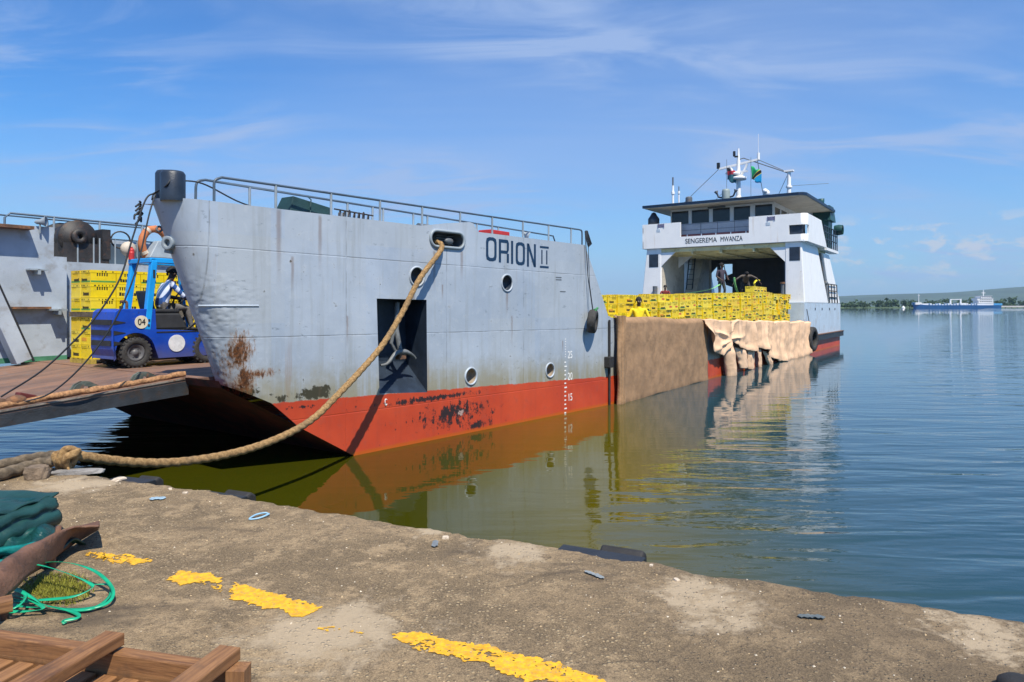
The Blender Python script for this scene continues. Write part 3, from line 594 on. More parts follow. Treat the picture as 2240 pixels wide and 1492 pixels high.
# name on the bow: strokes of plate-stencil lettering
def letters():
    mb = MB(); zt = lambda px: on_bow(px, 0).x
    def bot_top(pl, pr, yt, yb): a = on_bow(pl, (yt+yb)/2); b = on_bow(pr, (yt+yb)/2); m_ = (pl+pr)/2; return a.x, b.x, on_bow(m_, yb).z, on_bow(m_, yt).z
    def poly(pts): mb.prism([bp(s, z, .001) for s, z in pts], BN, .004)
    def stroke(a, b, w_):
        a = Vector((*a, 0)); b = Vector((*b, 0)); dd = (b-a).normalized(); pz = Vector((-dd.y, dd.x, 0))*w_/2; poly([(q.x, q.y) for q in (a-pz, b-pz, b+pz, a+pz)])
    w_ = .068
    def ring(s0, s1, z0, z1):
        ch = .10
        o = [(s0+ch, z0), (s1-ch, z0), (s1-.02, z0+.03), (s1, z0+ch), (s1, z1-ch), (s1-.02, z1-.03), (s1-ch, z1), (s0+ch, z1), (s0+.02, z1-.03), (s0, z1-ch), (s0, z0+ch), (s0+.02, z0+.03)]
        cx, cz = (s0+s1)/2, (z0+z1)/2
        i_ = [(cx+(s-cx)*(1-2*w_/(s1-s0)), cz+(z-cz)*(1-2*w_*.95/(z1-z0))) for s, z in o]
        k = len(o)
        for j in range(k): poly([o[j], o[(j+1) % k], i_[(j+1) % k], i_[j]])
    s0, s1, z0, z1 = bot_top(1063, 1086, 519, 571); ring(s0, s1, z0, z1)
    s0, s1, z0, z1 = bot_top(1091, 1113, 524, 574.5)
    zm = z0+(z1-z0)*.46
    stroke((s0+w_/2, z0), (s0+w_/2, z1), w_); stroke((s0+w_, z1-w_/2), (s1-.05, z1-w_/2), w_); stroke((s0+w_, zm), (s1-.05, zm), w_*.9)
    poly([(s1-.06, z1), (s1-.03, z1-.01), (s1, z1-.07), (s1, zm+.05), (s1-.05, zm-.03), (s1-.06, zm-.03), (s1-w_, zm+.05), (s1-w_, z1-.08)]); stroke((s1-w_/2, z0), (s1-w_/2, zm-.03), w_)
    s0, s1, z0, z1 = bot_top(1117, 1123, 527, 577); stroke(((s0+s1)/2, z0), ((s0+s1)/2, z1), w_)
    s0, s1, z0, z1 = bot_top(1128, 1148, 530, 580); ring(s0, s1, z0, z1)
    s0, s1, z0, z1 = bot_top(1152.5, 1172, 533.5, 583.5); stroke((s0+w_/2, z0), (s0+w_/2, z1), w_); stroke((s1-w_/2, z0), (s1-w_/2, z1), w_); stroke((s0+.04, z1-.01), (s1-.04, z0+.01), w_)
    s0, s1, z0, z1 = bot_top(1181, 1200, 539, 586); stroke((s0, z1-.02), (s1, z1-.02), .045); stroke((s0, z0+.02), (s1, z0+.02), .045)
    m_ = (s0+s1)/2
    for dx in (-.09, .09): stroke((m_+dx, z0+.085), (m_+dx, z1-.085), .042)
    return mb
letters().build('name_lettering', M_NAVY, hull)
# draft marks
for txt, py in (('25', 777), ('20', 824), ('15', 869.5)):
    q = on_bow(1247, py); text_mesh('draft_mark', txt, .25, frame(bp(q.x, q.z, .003), BD, (0, 0, 1)), M_WMARK, hull, .002, .78)
mb = MB()
for i in range(13):
    z = .02+.1*i; q = on_bow(1236.5, 900)
    mb = MB(); mb.prism([bp(q.x+a, z+b, .001) for a, b in ((-.035, -.016), (.03+.03*(i % 5 == 1), -.016), (.03+.03*(i % 5 == 1), .016), (-.035, .016))], BN, .003); mb.build('draft_tick', M_WMARK, hull)
for i in range(8):
    q = on_bow(1237, 770-i*.1); z = 1.35+i*.06; mb = MB(); mb.prism([bp(q.x+a, z+b, .001) for a, b in ((-.02, -.01), (.015, -.01), (.015, .01), (-.02, .01))], BN, .002); mb.build('draft_tick', M_WMARK, hull)
q = on_bow(844, 884); mb = MB(); mb.tube([bp(q.x+.02*math.cos(a*.6), q.z+.02*math.sin(a*.6)+(.07 if a < 6 else 0), .003) for a in range(12)], .008, 5); mb.build('plimsoll_trace', M_WMARK, hull)
mb = MB()
for i, (px, py) in enumerate(((1222, 607), (1222, 612), (1231, 638))): q = on_bow(px, py); mb.prism([bp(q.x+a, q.z+b, .001) for a, b in ((-.11, -.012), (.11, -.012), (.11, .012), (-.11, .012))], BN, .002); mb.build('small_stencil', M_DGREY, hull); mb = MB()
q = on_t(1330, 790, 0); mb = MB(); mb.box((q.x-.16, -.14, q.z-.16), (q.x+.06, .05, q.z+.12)); mb.box((q.x+.0, -.05, -.4), (q.x+.07, 0, 2.2)); mb.build('end_fender_gap', M_RUBBER, ship, bevel=.02)  # fender block, plus a black strip standing in for the dark gap

# rails on the near bow
def rail(pts, posts, zt, zb, r=.02, mats=(M_RAIL, M_POST), name='guard_rail', lower=None, start=None):
    mb = MB(); mb.tube(pts, r, 8, 0)
    for p in posts: mb.tube([(p[0], p[1], zb), (p[0], p[1], zt)], r*1.05, 8, 1)
    if lower: mb.tube(lower, r*.75, 8, 0)
    return mb.build(name, mats, ship)
zr = 4.44
pr = lambda s: -TAP*s+.10
ps = [on_bow(px, 440).x for px in (612, 733, 840, 932, 1015, 1085, 1152, 1208, 1257)]
s0 = on_bow(477, 420).x
rail(cr([(s0, pr(s0), 4.0), (s0, pr(s0), 4.2), (s0+.01, pr(s0), 4.37), (s0+.12, pr(s0), zr)], 5)+[(s, pr(s), zr) for s in ps]+cr([(-1.25, pr(-1.2), zr), (-1.17, pr(-1), zr-.02), (-1.14, pr(-1), zr-.1), (-1.14, pr(-1), 4.0)], 4), [(s, pr(s)) for s in ps], zr, 4.0)
pi_ = lambda s: 1.65
def on_in(px): return on_t(px, 420, 1.65).x
ss = [on_in(px) for px in (546, 760, 815, 838, 904, 935, 1043, 1090, 1155)]
s0 = on_in(428)
rail(cr([(s0, 1.65, 4.0), (s0, 1.65, 4.2), (s0+.02, 1.65, 4.4), (s0+.15, 1.65, 4.46)], 5)+[(ss[0], 1.65, 4.46)]+[(s, 1.65, 4.46-.0*i) for i, s in enumerate(ss)]+[(on_in(1210), 1.65, 4.46), (on_in(1222), 1.65, 4.0)], [(s, 1.65) for s in ss], 4.46, 4.0)
# double bitts on the bow, fitted with a rusty cheek
q = on_bow(378, 415); mb = MB()
for (ds, dt, h) in ((-.04, .20, .37), (.05, .50, .42)): mb.lathe([(.16, -.03), (.165, 0), (.165, h-.02), (.14, h+.02), (.002, h+.025)], (q.x+.15+ds, q.y+dt, 4.05), n=20)
mb.lathe([(.2, -.02), (.2, .02), (.1, .02)], (q.x+.19, q.y+.48, 4.05), n=20); mb.build('mooring_bitts', M_BLUBLK, ship)
# gear on the near walkway
a = on_t(628, 440, 1.2).x; b = on_t(727, 455, 1.2).x
mb = MB(); mb.hexa([(a, 1.15, 4.0), (b, 1.15, 4.0), (b, 1.6, 4.0), (a, 1.6, 4.0), (a+.12, 1.2, 4.34), (b-.05, 1.2, 4.24), (b-.05, 1.5, 4.24), (a+.12, 1.5, 4.34)]); mb.tube([(a+.4, 1.13, 4.05), (a+.45, 1.17, 4.32), (a+.5, 1.3, 4.38)], .012, 6); mb.build('covered_winch', M_DGREEN, ship, bevel=.03)
mb = MB(); 
for i in range(7):
    s = b+.08+i*.11; mb.tube(cr([(s, 1.15, 4.0), (s+.03, 1.15, 4.16+.03*(i % 3)), (s+.1, 1.2, 4.2), (s+.13, 1.25, 4.0)], 4), .012, 6)
mb.tube([(b, 1.15, 4.22), (b+.9, 1.15, 4.2)], .014, 6); mb.cbox((b+.2, 1.2, 4.1), (.08, .08, .16), 1); mb.build('winch_levers', [M_STEELDK, M_SILVER], ship)
a = on_t(1066, 500, 1.0).x; b = on_t(1107, 505, 1.0).x
mb = MB(); mb.box((a, .9, 4.15), (b, 1.25, 4.24)); mb.box((a+.1, .92, 4.0), (b-.1, 1.2, 4.15), 1); mb.build('red_life_raft_cradle', [M_RED, M_WHITE], ship, bevel=.01)
a = on_t(940, 482, .8).x; mb = MB(); mb.cyl((a, 1.1, 4.12), (a+.45, 1.1, 4.12), .06, 12); mb.build('cable_roller', M_DGREY, ship)
def speaker(p, d_, parent, s_=1.0):
    mb = MB(); p = Vector(p); d_ = Vector(d_).normalized(); mb.lathe([(.02*s_, -.1*s_), (.05*s_, -.06*s_), (.05*s_, 0), (.12*s_, .12*s_), (.125*s_, .125*s_), (.1*s_, .11*s_), (.03*s_, .02*s_)], p, d_, 16); mb.tube([p, p-Vector((0, 0, .25*s_))], .02*s_, 6)
    return mb.build('deck_lamp', M_POST, parent)
a = on_t(1158, 500, .5).x; speaker((a, .62, 4.2), (.5, -.7, -.4), ship, .8)
# coiled line at the aft end of the rail
mb = MB(); a = -1.18
for i in range(5): mb.tube(cr([(a+.05+.02*i, .1, 4.42), (a+.02+.05*i, .07, 4.2), (a+.12+.04*i, .06, 4.02+.02*i), (a+.2, .09, 4.25), (a+.1, .1, 4.42)], 5), .012, 5)
mb.build('hanging_line', M_WIRE, ship)

# far bow cheek, seen across the ramp
FT = 7.32
def fc(px, py): return on_t(px, py, FT)
sA = fc(118, 500).x; sB = fc(146, 700).x
mb = MB()
zt = fc(60, 497).z
mb.hexa([(-12.6, FT, 1.5), (sB, FT, 1.5), (sB, FT+1.4, 1.5), (-12.6, FT+1.2, 1.5), (-13.2, FT, 3.55), (sB, FT, 3.55), (sB, FT+1.4, 3.55), (-13.2, FT+1.2, 3.55)])
mb.hexa([(-13.2, FT+.002, 3.55), (sA, FT+.002, 3.55), (sA, FT+.5, 3.55), (-13.2, FT+.5, 3.55), (-13.4, FT+.002, zt), (sA, FT+.002, zt+.04), (sA, FT+.5, zt+.04), (-13.4, FT+.5, zt)])
far_ch = mb.build('far_bow_cheek', M_GREY, ship)
mb = MB(); mb.box((-12.6, FT-.01, 1.46), (sB, FT, 1.56)); mb.build('green_kick_strip', plain("green_kick_paint", (.06, .22, .13), .6, .3, 4), far_ch)
def plate(px0, px1, py, name='ledge', t_=.22, th=.03):
    a, b = fc(px0, py), fc(px1, py); mb = MB(); mb.box((a.x, FT-t_, a.z-th), (b.x, FT, a.z)); mb.cbox(((a.x+b.x)/2, FT-t_/2, a.z-.06), (.05, t_, .1)); return mb.build(name, M_POST, far_ch)
plate(56, 96, 588); plate(100, 134, 676, 'ledge', .3)
mb = MB(); mb.box((fc(20, 672).x, FT-.16, fc(20, 676).z), (fc(105, 680).x, FT, fc(20, 671).z)); mb.build('bent_rubbing_bar', M_RUST, far_ch)
mb = MB(); q = fc(75, 497); mb.box((fc(-60, 503).x, FT-.28, zt-.06), (fc(62, 500).x, FT, zt)); mb.build('torn_top_plate', M_RUST, far_ch)
speaker((fc(85, 490).x, FT-.05, zt+.12), (.8, -.6, .1), far_ch, .9)
# far side bulwark and gear beyond the crates
zf = on_t(250, 576, FT).z
mb = MB(); mb.box((sB, FT+.25, 1.5), (-1, FT+.4, zf)); mb.box((sB, FT+.4, zf-.06), (-1, BEAM+TAP*-1-.15, zf)); mb.build('far_bulwark', M_GREY, ship)
OT = BEAM-1.0
zr2 = on_t(200, 483, OT).z
sr = [on_t(px, 500, OT).x for px in (-60, 10, 118, 218, 311, 400)]
rail([(sr[1]+.0, OT, zf), (sr[1], OT, zr2-.1)]+[(sr[1]+.1, OT, zr2), (sr[5]+3, OT, zr2)], [(s, OT) for s in sr[2:]], zr2, zf, .022, lower=[(sr[1]-2, OT+.3, zr2-.02), (sr[5]+3, OT+.3, zr2-.02)])
rail([(sr[3], FT+.4, zf+.55), (sr[5]+3, FT+.4, zf+.55)], [(on_t(px, 560, FT+.4).x, FT+.4) for px in (170, 205, 218, 252, 300)], zf+.55, zf, .016)
mb = MB(); a = on_t(125, 540, 8.0); b = on_t(215, 540, 8.0); cx = (a.x+b.x)/2; r = .38
mb.lathe([(.001, 0), (r, 0), (r, .1), (r*.8, .12), (r*.8, .75), (r, .78), (r, .88), (.001, .88)], (cx-.1, 7.75, zf+.52), (0, 1, 0), 26)
mb.box((a.x, 7.72, zf), (b.x+.1, 8.6, zf+.42)); mb.box((b.x-.05, 7.7, zf+.1), (b.x+.12, 8.2, zf+.75)); mb.lathe([(.05, -.04), (.16, -.04), (.16, .04), (.05, .04)], (cx-.1, 7.7, zf+.55), (0, 1, 0), 18, closed=True); mb.lathe([(.17, -.02), (.2, -.02), (.2, .02), (.17, .02)], (b.x+.35, 7.75, zf+.55), (.3, 1, 0), 20, closed=True)
mb.build('ramp_winch', M_STEELDK, ship)
mb = MB(); a = on_t(120, 580, 8.2).x; mb.box((a, 8.25, zf), (a+5, 8.35, zf+.5)); mb.build('far_coaming', plain("slate_blue_paint", (.07, .11, .16), .6, .2, 2), ship)
mb = MB(); q = on_t(339, 535, FT+.35); mb.tube([q+Vector((.30*math.cos(i*.3927), 0, .36*math.sin(i*.3927))) for i in range(16)], .085, 10, closed=True)
lb = mb.build('lifebuoy', M_ORANGE, ship); M_BAND = plain("faded_white_band", (.6, .52, .42), .8)
mb = MB()
for i in (0, 1, 2, 3): an = .6+i*1.57; mb.tube([q+Vector((.30*math.cos(an+d_), 0, .36*math.sin(an+d_))) for d_ in (-.1, 0, .1)], .091, 10); mb.build('white_band', M_BAND, lb); mb = MB()
q = on_t(350, 545, FT+.3); mb = MB(); mb.hexa([q+Vector(v) for v in ((-.35, -.2, -.22), (.5, -.2, -.22), (.5, .3, -.22), (-.35, .3, -.22), (-.1, -.1, .18), (.4, -.1, .18), (.4, .2, .18), (-.1, .2, .18))]); mb.build('hatch_hood', M_POST, ship, bevel=.02)
q = on_t(281, 545, FT+.3); mb = MB(); mb.ball(q, .17, 0, 14, (1, .8, 1)); mb.cyl(q+Vector((0, 0, -.15)), q+Vector((0, 0, -.35)), .06); mb.build('ventilator', plain("cream_vent_paint", (.5, .44, .36), .6, .2, 3), ship)
q = on_t(288, 560, FT-.0); mb = MB(); mb.cyl(q-Vector((0, 0, .2)), q+Vector((0, 0, .12)), .055, 12); mb.ball(q+Vector((0, 0, .12)), .055); mb.cyl(q+Vector((0, 0, .12)), q+Vector((0, 0, .2)), .02); mb.build('fire_extinguisher', M_RED, ship)

# decks and bow ramp
mb = MB(); mb.box((-10.3, 1.7, 1.38), (0, FT, 1.47)); mb.box((0, .12, .9), (23, BEAM-.1, 1.03)); mb.build('cargo_deck', M_DECK, ship)
mb = MB(); mb.box((-.6, 1.0, 1.03), (22.0, 8.2, 1.45)); mb.build('hatch_coaming', M_DGREY, ship)
R0 = Vector((-10.28, 1.97, 1.47)); RL = 6.9; rdz = -.084*RL
M_RBEAM = plain('dark_ramp_beam', (.03, .034, .04), .6, .3, 4, .3, stain=(.06, .035, .02), samt=.6); M_EDGE = plain('worn_ramp_edge', (.22, .19, .16), .7, .3, 6, .3, stain=(.16, .07, .03), samt=.8); ramp = empty('bow_ramp'); ramp.parent = ship
mb = MB(); T1 = 7.2
a0, a1 = R0, R0+Vector((-RL, 0, rdz)); w_ = Vector((0, T1-1.97, 0)); dn = Vector((0, 0, -.06))
mb.hexa([a0+dn, a1+dn, a1+w_+dn, a0+w_+dn, a0, a1, a1+w_, a0+w_]); ramp_p = mb.build('ramp_plate', M_DECK, ramp)
mb = MB()
for t in (0.0, 1.75, 3.5, T1-1.97-.12):
    k = Vector((0, t, 0)); e = Vector((0, .12, 0)); lo = Vector((0, 0, -.27)); lo2 = Vector((0, 0, -.12))
    mb.hexa([a0+k+lo, a1+k+lo2, a1+k+e+lo2, a0+k+e+lo, a0+k+dn, a1+k+dn, a1+k+e+dn, a0+k+e+dn])
for i in range(6): c = a0.lerp(a1, (i+.5)/6); mb.box((c.x-.04, 2.1, c.z-.2), (c.x+.04, T1-.05, c.z-.06))
mb.build('ramp_beam', M_RBEAM, ramp)
mb = MB(); mb.bar(a0+Vector((0, .02, -.015)), a1+Vector((0, .02, -.015)), .07, .022); mb.build('ramp_edge_bar', M_EDGE, ramp)
rr = random.Random(5); pts = [a0.lerp(a1, i/70)+Vector((0, .1+rr.uniform(-.02, .02), .035+rr.uniform(-.008, .012))) for i in range(71)]
mb = MB(); mb.tube(pts, .042, 9, rf=lambda a, ds, r, t: r*(.8+.3*abs(math.cos(1.5*(a-ds*26)))))
mb.build('frayed_edge_rope', plain("rusty_frayed_rope", (.36, .19, .09), .95, .4, 25, .8), ramp)
def lug(px, py, flip=1):
    best = None
    for i in range(400):
        c = a0.lerp(a1, i/400)+Vector((0, .24, 0)); p = s2w(*c); e = abs(1120+FPX*p.x/p.y-px)
        if best is None or e < best[0]: best = (e, c)
    c = best[1]; mb = MB()
    for dt in (0, .09):
        P = [c+Vector((x, dt, z)) for x, z in ((-.2, -.01), (-.12, .11), (-.04, .15), (.05, .145), (.3, -.01), (.1, -.01), (.07, .07), (-.02, .085), (-.07, -.01))]
        mb.prism(P, (0, 1, 0), .03)
    mb.add([c+Vector(v) for v in ((-.04, 0, .15), (.05, 0, .145), (.3, 0, 0), (.3, .12, 0), (.05, .12, .145), (-.04, .12, .15))], [(0, 1, 4, 5), (1, 2, 3, 4)])
    return mb.build('mooring_lug', plain("lug_green_rust", (.10, .12, .10), .6, .5, 6, stain=(.22, .09, .05), samt=.7), ramp)
lug(188, 850); lug(318, 825)
pe = None
for i in range(400):
    c = a0.lerp(a1, i/400)+Vector((0, .12, .05)); p = s2w(*c)
    if abs(1120+FPX*p.x/p.y-38) < 6: pe = c
mb = MB(); mb.ball(pe+Vector((0, 0, .02)), .09, 0, 12, (1.4, .9, .8)); mb.cbox(pe+Vector((.12, .05, .03)), (.22, .1, .12), 1, (0, .3, .2)); mb.ball(pe+Vector((-.15, .1, .0)), .07, 0, 10, (1.5, 1, .8)); mb.build('wire_shackle', [M_RUST, plain("dark_red_grease", (.12, .025, .02), .5, .3, 8)], ramp, bevel=.01)
# inclined arm at the far side of the ramp
a = Vector((on_t(66, 795, 7.05).x, 7.0, 1.50)); q = on_t(0, 640, 7.05); dd = (q-a); b = a+dd*2.2
mb = MB(); mb.bar(a+Vector((-.16, .0, 0)), b+Vector((-.16, 0, 0)), .26, .30, 0, up=(0, 1, 0)); mb.bar(a+Vector((.0, -.12, 0)), b+Vector((.0, -.12, 0)), .035, .04, 1); mb.build('ramp_arm', [M_GREY, M_BLACK], ramp, bevel=.01)
# hoisting wires from the bow to the ramp corner
def wire(pix, s_a, parent, r=.0115):
    n_ = len(pix); P = []
    A_ = s_a; B_ = pe
    for i, (px, py) in enumerate(pix):
        t = i/(n_-1); rry = ray(px, py); c = s2w(*A_).lerp(s2w(*B_), t); k = c.y if i else s2w(*A_).y
        P.append(w2s(Vector((0, 0, EYE))+rry*k))
    return MB().tube(cr(P, 6), r, 6).build('hoist_wire', M_WIRE, parent)
tip = arc_pt(4.02, 100)+Vector((-.02, 0, .04))
wire([(338, 422), (318, 438), (290, 520), (262, 610), (212, 690), (160, 748), (90, 812), (2, 868)], tip, ship)
wire([(340, 425), (326, 470), (306, 560), (280, 640), (240, 720), (180, 800), (110, 860), (40, 882)], tip, ship)
qb = on_bow(362, 372); mb = MB(); qq = Vector((qb.x+.12, qb.y+.12, 4.3))
mb.tube(cr([tip, tip+Vector((.05, .03, .1)), qq+Vector((-.06, 0, -.1)), qq+Vector((0, -.05, .02))], 6), .012, 6)
mb.tube(cr([qq+Vector((.15, .1, .03)), (-10.45, 1.3, 4.33), (-9.8, 1.35, 4.14), (-9.2, 1.3, 4.06), (-8.0, 1.3, 4.1)], 8), .012, 6); mb.build('bitts_wire', M_WIRE, ship)
mb = MB(); q = w2s(Vector((0, 0, EYE))+ray(305, 450)*s2w(*tip).y*.985)
for i in range(9): mb.tube(cr([q+Vector((0, 0, .06-.03*i)), q+Vector((rr.uniform(-.06, .06), rr.uniform(-.05, .05), .05-.03*i)), q+Vector((rr.uniform(-.11, .05), 0, -.02-.03*i))], 3), .014, 5)
mb.build('wire_clamp', M_WIRE, ship)
# ---------------------------------------------------------------- bridge and deckhouse aft
FS = 22.7
def on_f(px, py, s=FS): q = on_s(px, py, s); return q.y, q.z
def fpoly(mb, pts, s=FS, dep=.06, mi=0): mb.prism([Vector((s, t, z)) for t, z in pts], (1, 0, 0), dep, mi)
Z0, Z1 = 2.72, 6.05
def hx(name, pts, mat, parent=None, bev=.05): return MB().hexa(pts).build(name, mat, parent or ship, bevel=bev)
# near leg: front, side and inner faces; its front face carries the opening for a small window
hs = hx('bridge_leg', [(FS, -.03, Z0), (29.2, -.03, Z0), (29.2, .98, Z0), (FS, .98, Z0), (FS, .15, Z1), (26.8, .15, Z1), (26.8, .98, Z1), (FS, .98, Z1)], M_WHITE)
hf = hx('bridge_leg', [(FS, 8.05, Z0), (26.3, 8.05, Z0), (26.3, 9.33, Z0), (FS, 9.33, Z0), (FS, 8.05, Z1), (26.3, 8.05, Z1), (26.3, 8.97, Z1), (FS, 8.97, Z1)], M_WHITE)
hx('bridge_leg', [(27.9, 8.05, Z0), (33, 8.05, Z0), (33, 9.33, Z0), (27.9, 9.33, Z0), (27.9, 8.05, Z1), (31, 8.05, Z1), (31, 8.97, Z1), (27.9, 8.97, Z1)], M_WHITE)
hx('leg_lintel', [(26.3, 8.05, 5.4), (27.9, 8.05, 5.4), (27.9, 8.9, 5.4), (26.3, 8.9, 5.4), (26.3, 8.05, Z1), (27.9, 8.05, Z1), (27.9, 8.9, Z1), (26.3, 8.9, Z1)], M_WHITE)
# recessed wall and slanting aft leg on the near side
hx('recessed_wall', [(26.0, .45, Z0), (31.5, .45, Z0), (31.5, .6, Z0), (26.0, .6, Z0), (26.0, .45, 5.8), (29.5, .45, 5.8), (29.5, .6, 5.8), (26.0, .6, 5.8)], M_BEIGE)
hx('bridge_leg', [(29.9, -.035, Z0), (33.2, -.035, Z0), (33.2, .5, Z0), (29.9, .5, Z0), (28.4, .12, 5.75), (30.2, .12, 5.75), (30.2, .5, 5.75), (28.4, .5, 5.75)], M_WHITE)
for sgn, t0, t1 in ((1, .98, 1.75), (-1, 8.05, 7.2)):                 # corner gussets over the vehicle opening
    for z_, t_, s_ in ((4.95, t1, FS+.02), (4.9, t1+sgn*.2, FS+2.6)): mb = MB(); fpoly(mb, [(t0, 5.75), (t0, z_), (t_, 5.75)][::sgn], s_, .1, 0); mb.build('gusset', M_WHITE, ship)
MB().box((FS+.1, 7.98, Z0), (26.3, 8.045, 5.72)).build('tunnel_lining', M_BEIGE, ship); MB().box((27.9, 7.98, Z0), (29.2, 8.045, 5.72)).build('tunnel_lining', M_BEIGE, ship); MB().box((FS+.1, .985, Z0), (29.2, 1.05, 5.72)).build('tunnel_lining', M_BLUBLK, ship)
mb = MB(); mb.box((FS+.05, .3, 5.76), (30, 8.9, 5.98))
for i in range(8): mb.box((FS+.6+i*.8, 1.0, 5.62), (FS+.66+i*.8, 8.0, 5.76))
mb.box((FS+.02, 4.4, 5.58), (29, 4.55, 5.75)); mb.box((FS+.02, 6.1, 5.58), (29, 6.2, 5.75)); mb.box((FS+.02, 2.6, 5.58), (29, 2.7, 5.75))
mb.build('tunnel_ceiling', M_CREAM, ship)
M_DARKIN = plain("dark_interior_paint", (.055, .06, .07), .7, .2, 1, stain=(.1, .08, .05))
SB = 29.0; mb = MB()
def bk(t0, t1, z0, z1, mi=0): mb.box((SB, t0, z0), (SB+.1, t1, z1), mi)
d0 = on_f(1602, 600, SB)[0]; d1 = on_f(1556, 600, SB)[0]; dz = on_f(1580, 578, SB)[1]
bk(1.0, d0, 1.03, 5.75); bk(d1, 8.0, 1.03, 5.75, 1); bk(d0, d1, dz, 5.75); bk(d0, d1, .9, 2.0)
fpoly(mb, [(d1, dz), (d1, dz-.55), (d1-.5, dz)], SB+.01, .08)
fpoly(mb, [(d0, 4.7), (d0+.42, 4.55), (d0+.50, 4.25), (d0+.42, 3.95), (d0, 3.8)], SB+.01, .08)
mb.box((SB-.1, d1-.62, dz-1.1), (SB, d1-.42, dz+.1)); mb.tube(cr([(SB-.05, d1-.85, dz), (SB-.05, d1-.95, dz-.6), (SB-.05, d0+.4, dz-1.3)], 5), .03, 6)
mb.build('rear_bulkhead', [M_DARKIN, M_BEIGE], ship)
mb = MB(); mb.hexa([(25.2, 7.2, Z0-1), (29, 7.2, Z0-1), (29, 8, Z0-1), (25.2, 8, Z0-1), (28.0, 7.3, 5.7), (29, 7.3, 5.7), (29, 8, 5.7), (28.0, 8, 5.7)]); mb.build('stair_casing', M_BEIGE, ship)
mb = MB()
for t in (7.55, 7.95): mb.bar((26.2, t, 2.2), (27.1, t, 5.7), .06, .05)
for i in range(11): f = i/10; mb.bar((26.2+.9*f, 7.55, 2.3+3.3*f), (26.2+.9*f, 7.95, 2.3+3.3*f), .05, .03)
mb.build('tunnel_ladder', M_DARKIN, ship)
def dark_win(name, px0, py0, px1, py1, s, parent, mat=None, fr=True):
    ta, za = on_f(px0, py1, s); tb, zb_ = on_f(px1, py0, s); mb = MB()
    mb.box((s-.012, tb, za), (s+.03, ta, zb_)); o = mb.build(name, mat or M_BLUBLK, parent)
    if fr:
        m2 = MB(); e = .05
        m2.box((s-.03, tb-e, za-e), (s+.02, tb, zb_+e)); m2.box((s-.03, ta, za-e), (s+.02, ta+e, zb_+e)); m2.box((s-.03, tb, za-e), (s+.02, ta, za)); m2.box((s-.03, tb, zb_), (s+.02, ta, zb_+e)); m2.build('window_frame', M_WHITE, o)
    return o
dark_win('window', 1727, 540, 1750, 570.5, FS, hs, None, False); dark_win('window', 1420, 556, 1440, 585, FS, hf, None, False)
mb = MB(); mb.cyl((FS-.25, 1.05, 2.6), (FS-.25, 1.05, 3.75), .09, 12); mb.cyl((FS-.25, 1.05, 3.75), (FS-.25, 1.05, 3.85), .13, 12, 1); mb.build('vent_pipe', [M_DGREY, M_RUST], ship)
mb = MB(); mb.cyl((FS-.2, 8.35, 2.6), (FS-.2, 8.35, 3.75), .14, 12); mb.build('grey_post', M_DGREY, ship)
# ladder rail on the near side aft
mb = MB()
for s in (29.3, 30.2, 31.1, 32.0): mb.tube([(s, -.06, 2.75), (s-.3, -.06, 3.9)], .03, 6)
for z in (3.1, 3.5, 3.9): mb.tube([(29.3-(z-2.75)*.26, -.06, z), (32.0-(z-2.75)*.26, -.06, z)], .03, 6)
mb.build('side_railing', M_BLACK, ship)
mb = MB(); mb.cyl((29.6, .1, Z0), (28.2, .28, 5.7), .07, 10); mb.ball((28.9, .05, 3.95), .12); mb.build('side_pipe', M_DGREY, ship)
# bridge deck and front bulwark
bd = MB(); bd.box((FS-.1, -.02, 6.0), (30.2, 9.15, 6.1)); deck = bd.build('bridge_deck', M_WHITE, ship)
bw = MB(); S0_ = FS-.12
tL, tR = 6.80, 2.86; zlo = 6.02; ztop = 7.5
def band(t0, t1, z0, z1, mi=0): bw.box((S0_, t0, z0), (S0_+.1, t1, z1), mi)
ow = [(1725, 1755, 492, 512)]
wt = on_f(1726, 500, S0_)[0]; wz0 = on_f(1735, 512.5, S0_)[1]; wz1 = on_f(1735, 492, S0_)[1]
band(tL, 9.2, zlo, 7.48); band(tR, tL, zlo, 6.62); band(wt, tR, zlo, ztop); band(0.15, wt, zlo, wz0); band(0.15, wt, wz1, ztop)
# rounded corner and the near wing side
def corner(z0, z1):
    r = .3; P = []
    for i in range(7): a = R(15*i); P.append((S0_+r-r*math.cos(a), .15+.0-r*math.sin(a)+.0))
    P2 = [(x+.1*(1 if i < 3 else .3), y+.1) for i, (x, y) in enumerate(P)]
    k = len(P); vs = [(x, y, z) for z in (z0, z1) for x, y in P]+[(x, y, z) for z in (z0, z1) for x, y in P2]
    bw.add(vs, [(i, i+1, k+i+1, k+i) for i in range(k-1)]+[(2*k+i, 2*k+i+1, 3*k+i+1, 3*k+i) for i in range(k-1)]+[(k+i, k+i+1, 3*k+i+1, 3*k+i) for i in range(k-1)], 0, True)
corner(zlo, wz0); corner(wz1, ztop)
bw.hexa([(S0_+.3, -.15, zlo), (28.0, -.15, zlo), (28.0, -.05, zlo), (S0_+.3, -.05, zlo), (S0_+.3, -.15, wz0), (27.6, -.15, wz0), (27.6, -.05, wz0), (S0_+.3, -.05, wz0)])
bw.hexa([(S0_+.55, -.15, wz0), (27.6, -.15, wz0), (27.6, -.05, wz0), (S0_+.55, -.05, wz0), (S0_+.55, -.15, wz1), (27.0, -.15, wz1), (27.0, -.05, wz1), (S0_+.55, -.05, wz1)])
bw.hexa([(S0_+.3, -.15, wz1), (27.0, -.15, wz1), (27.0, -.05, wz1), (S0_+.3, -.05, wz1), (S0_+.3, -.15, ztop), (26.4, -.15, ztop-.02), (26.4, -.05, ztop-.02), (S0_+.3, -.05, ztop)])
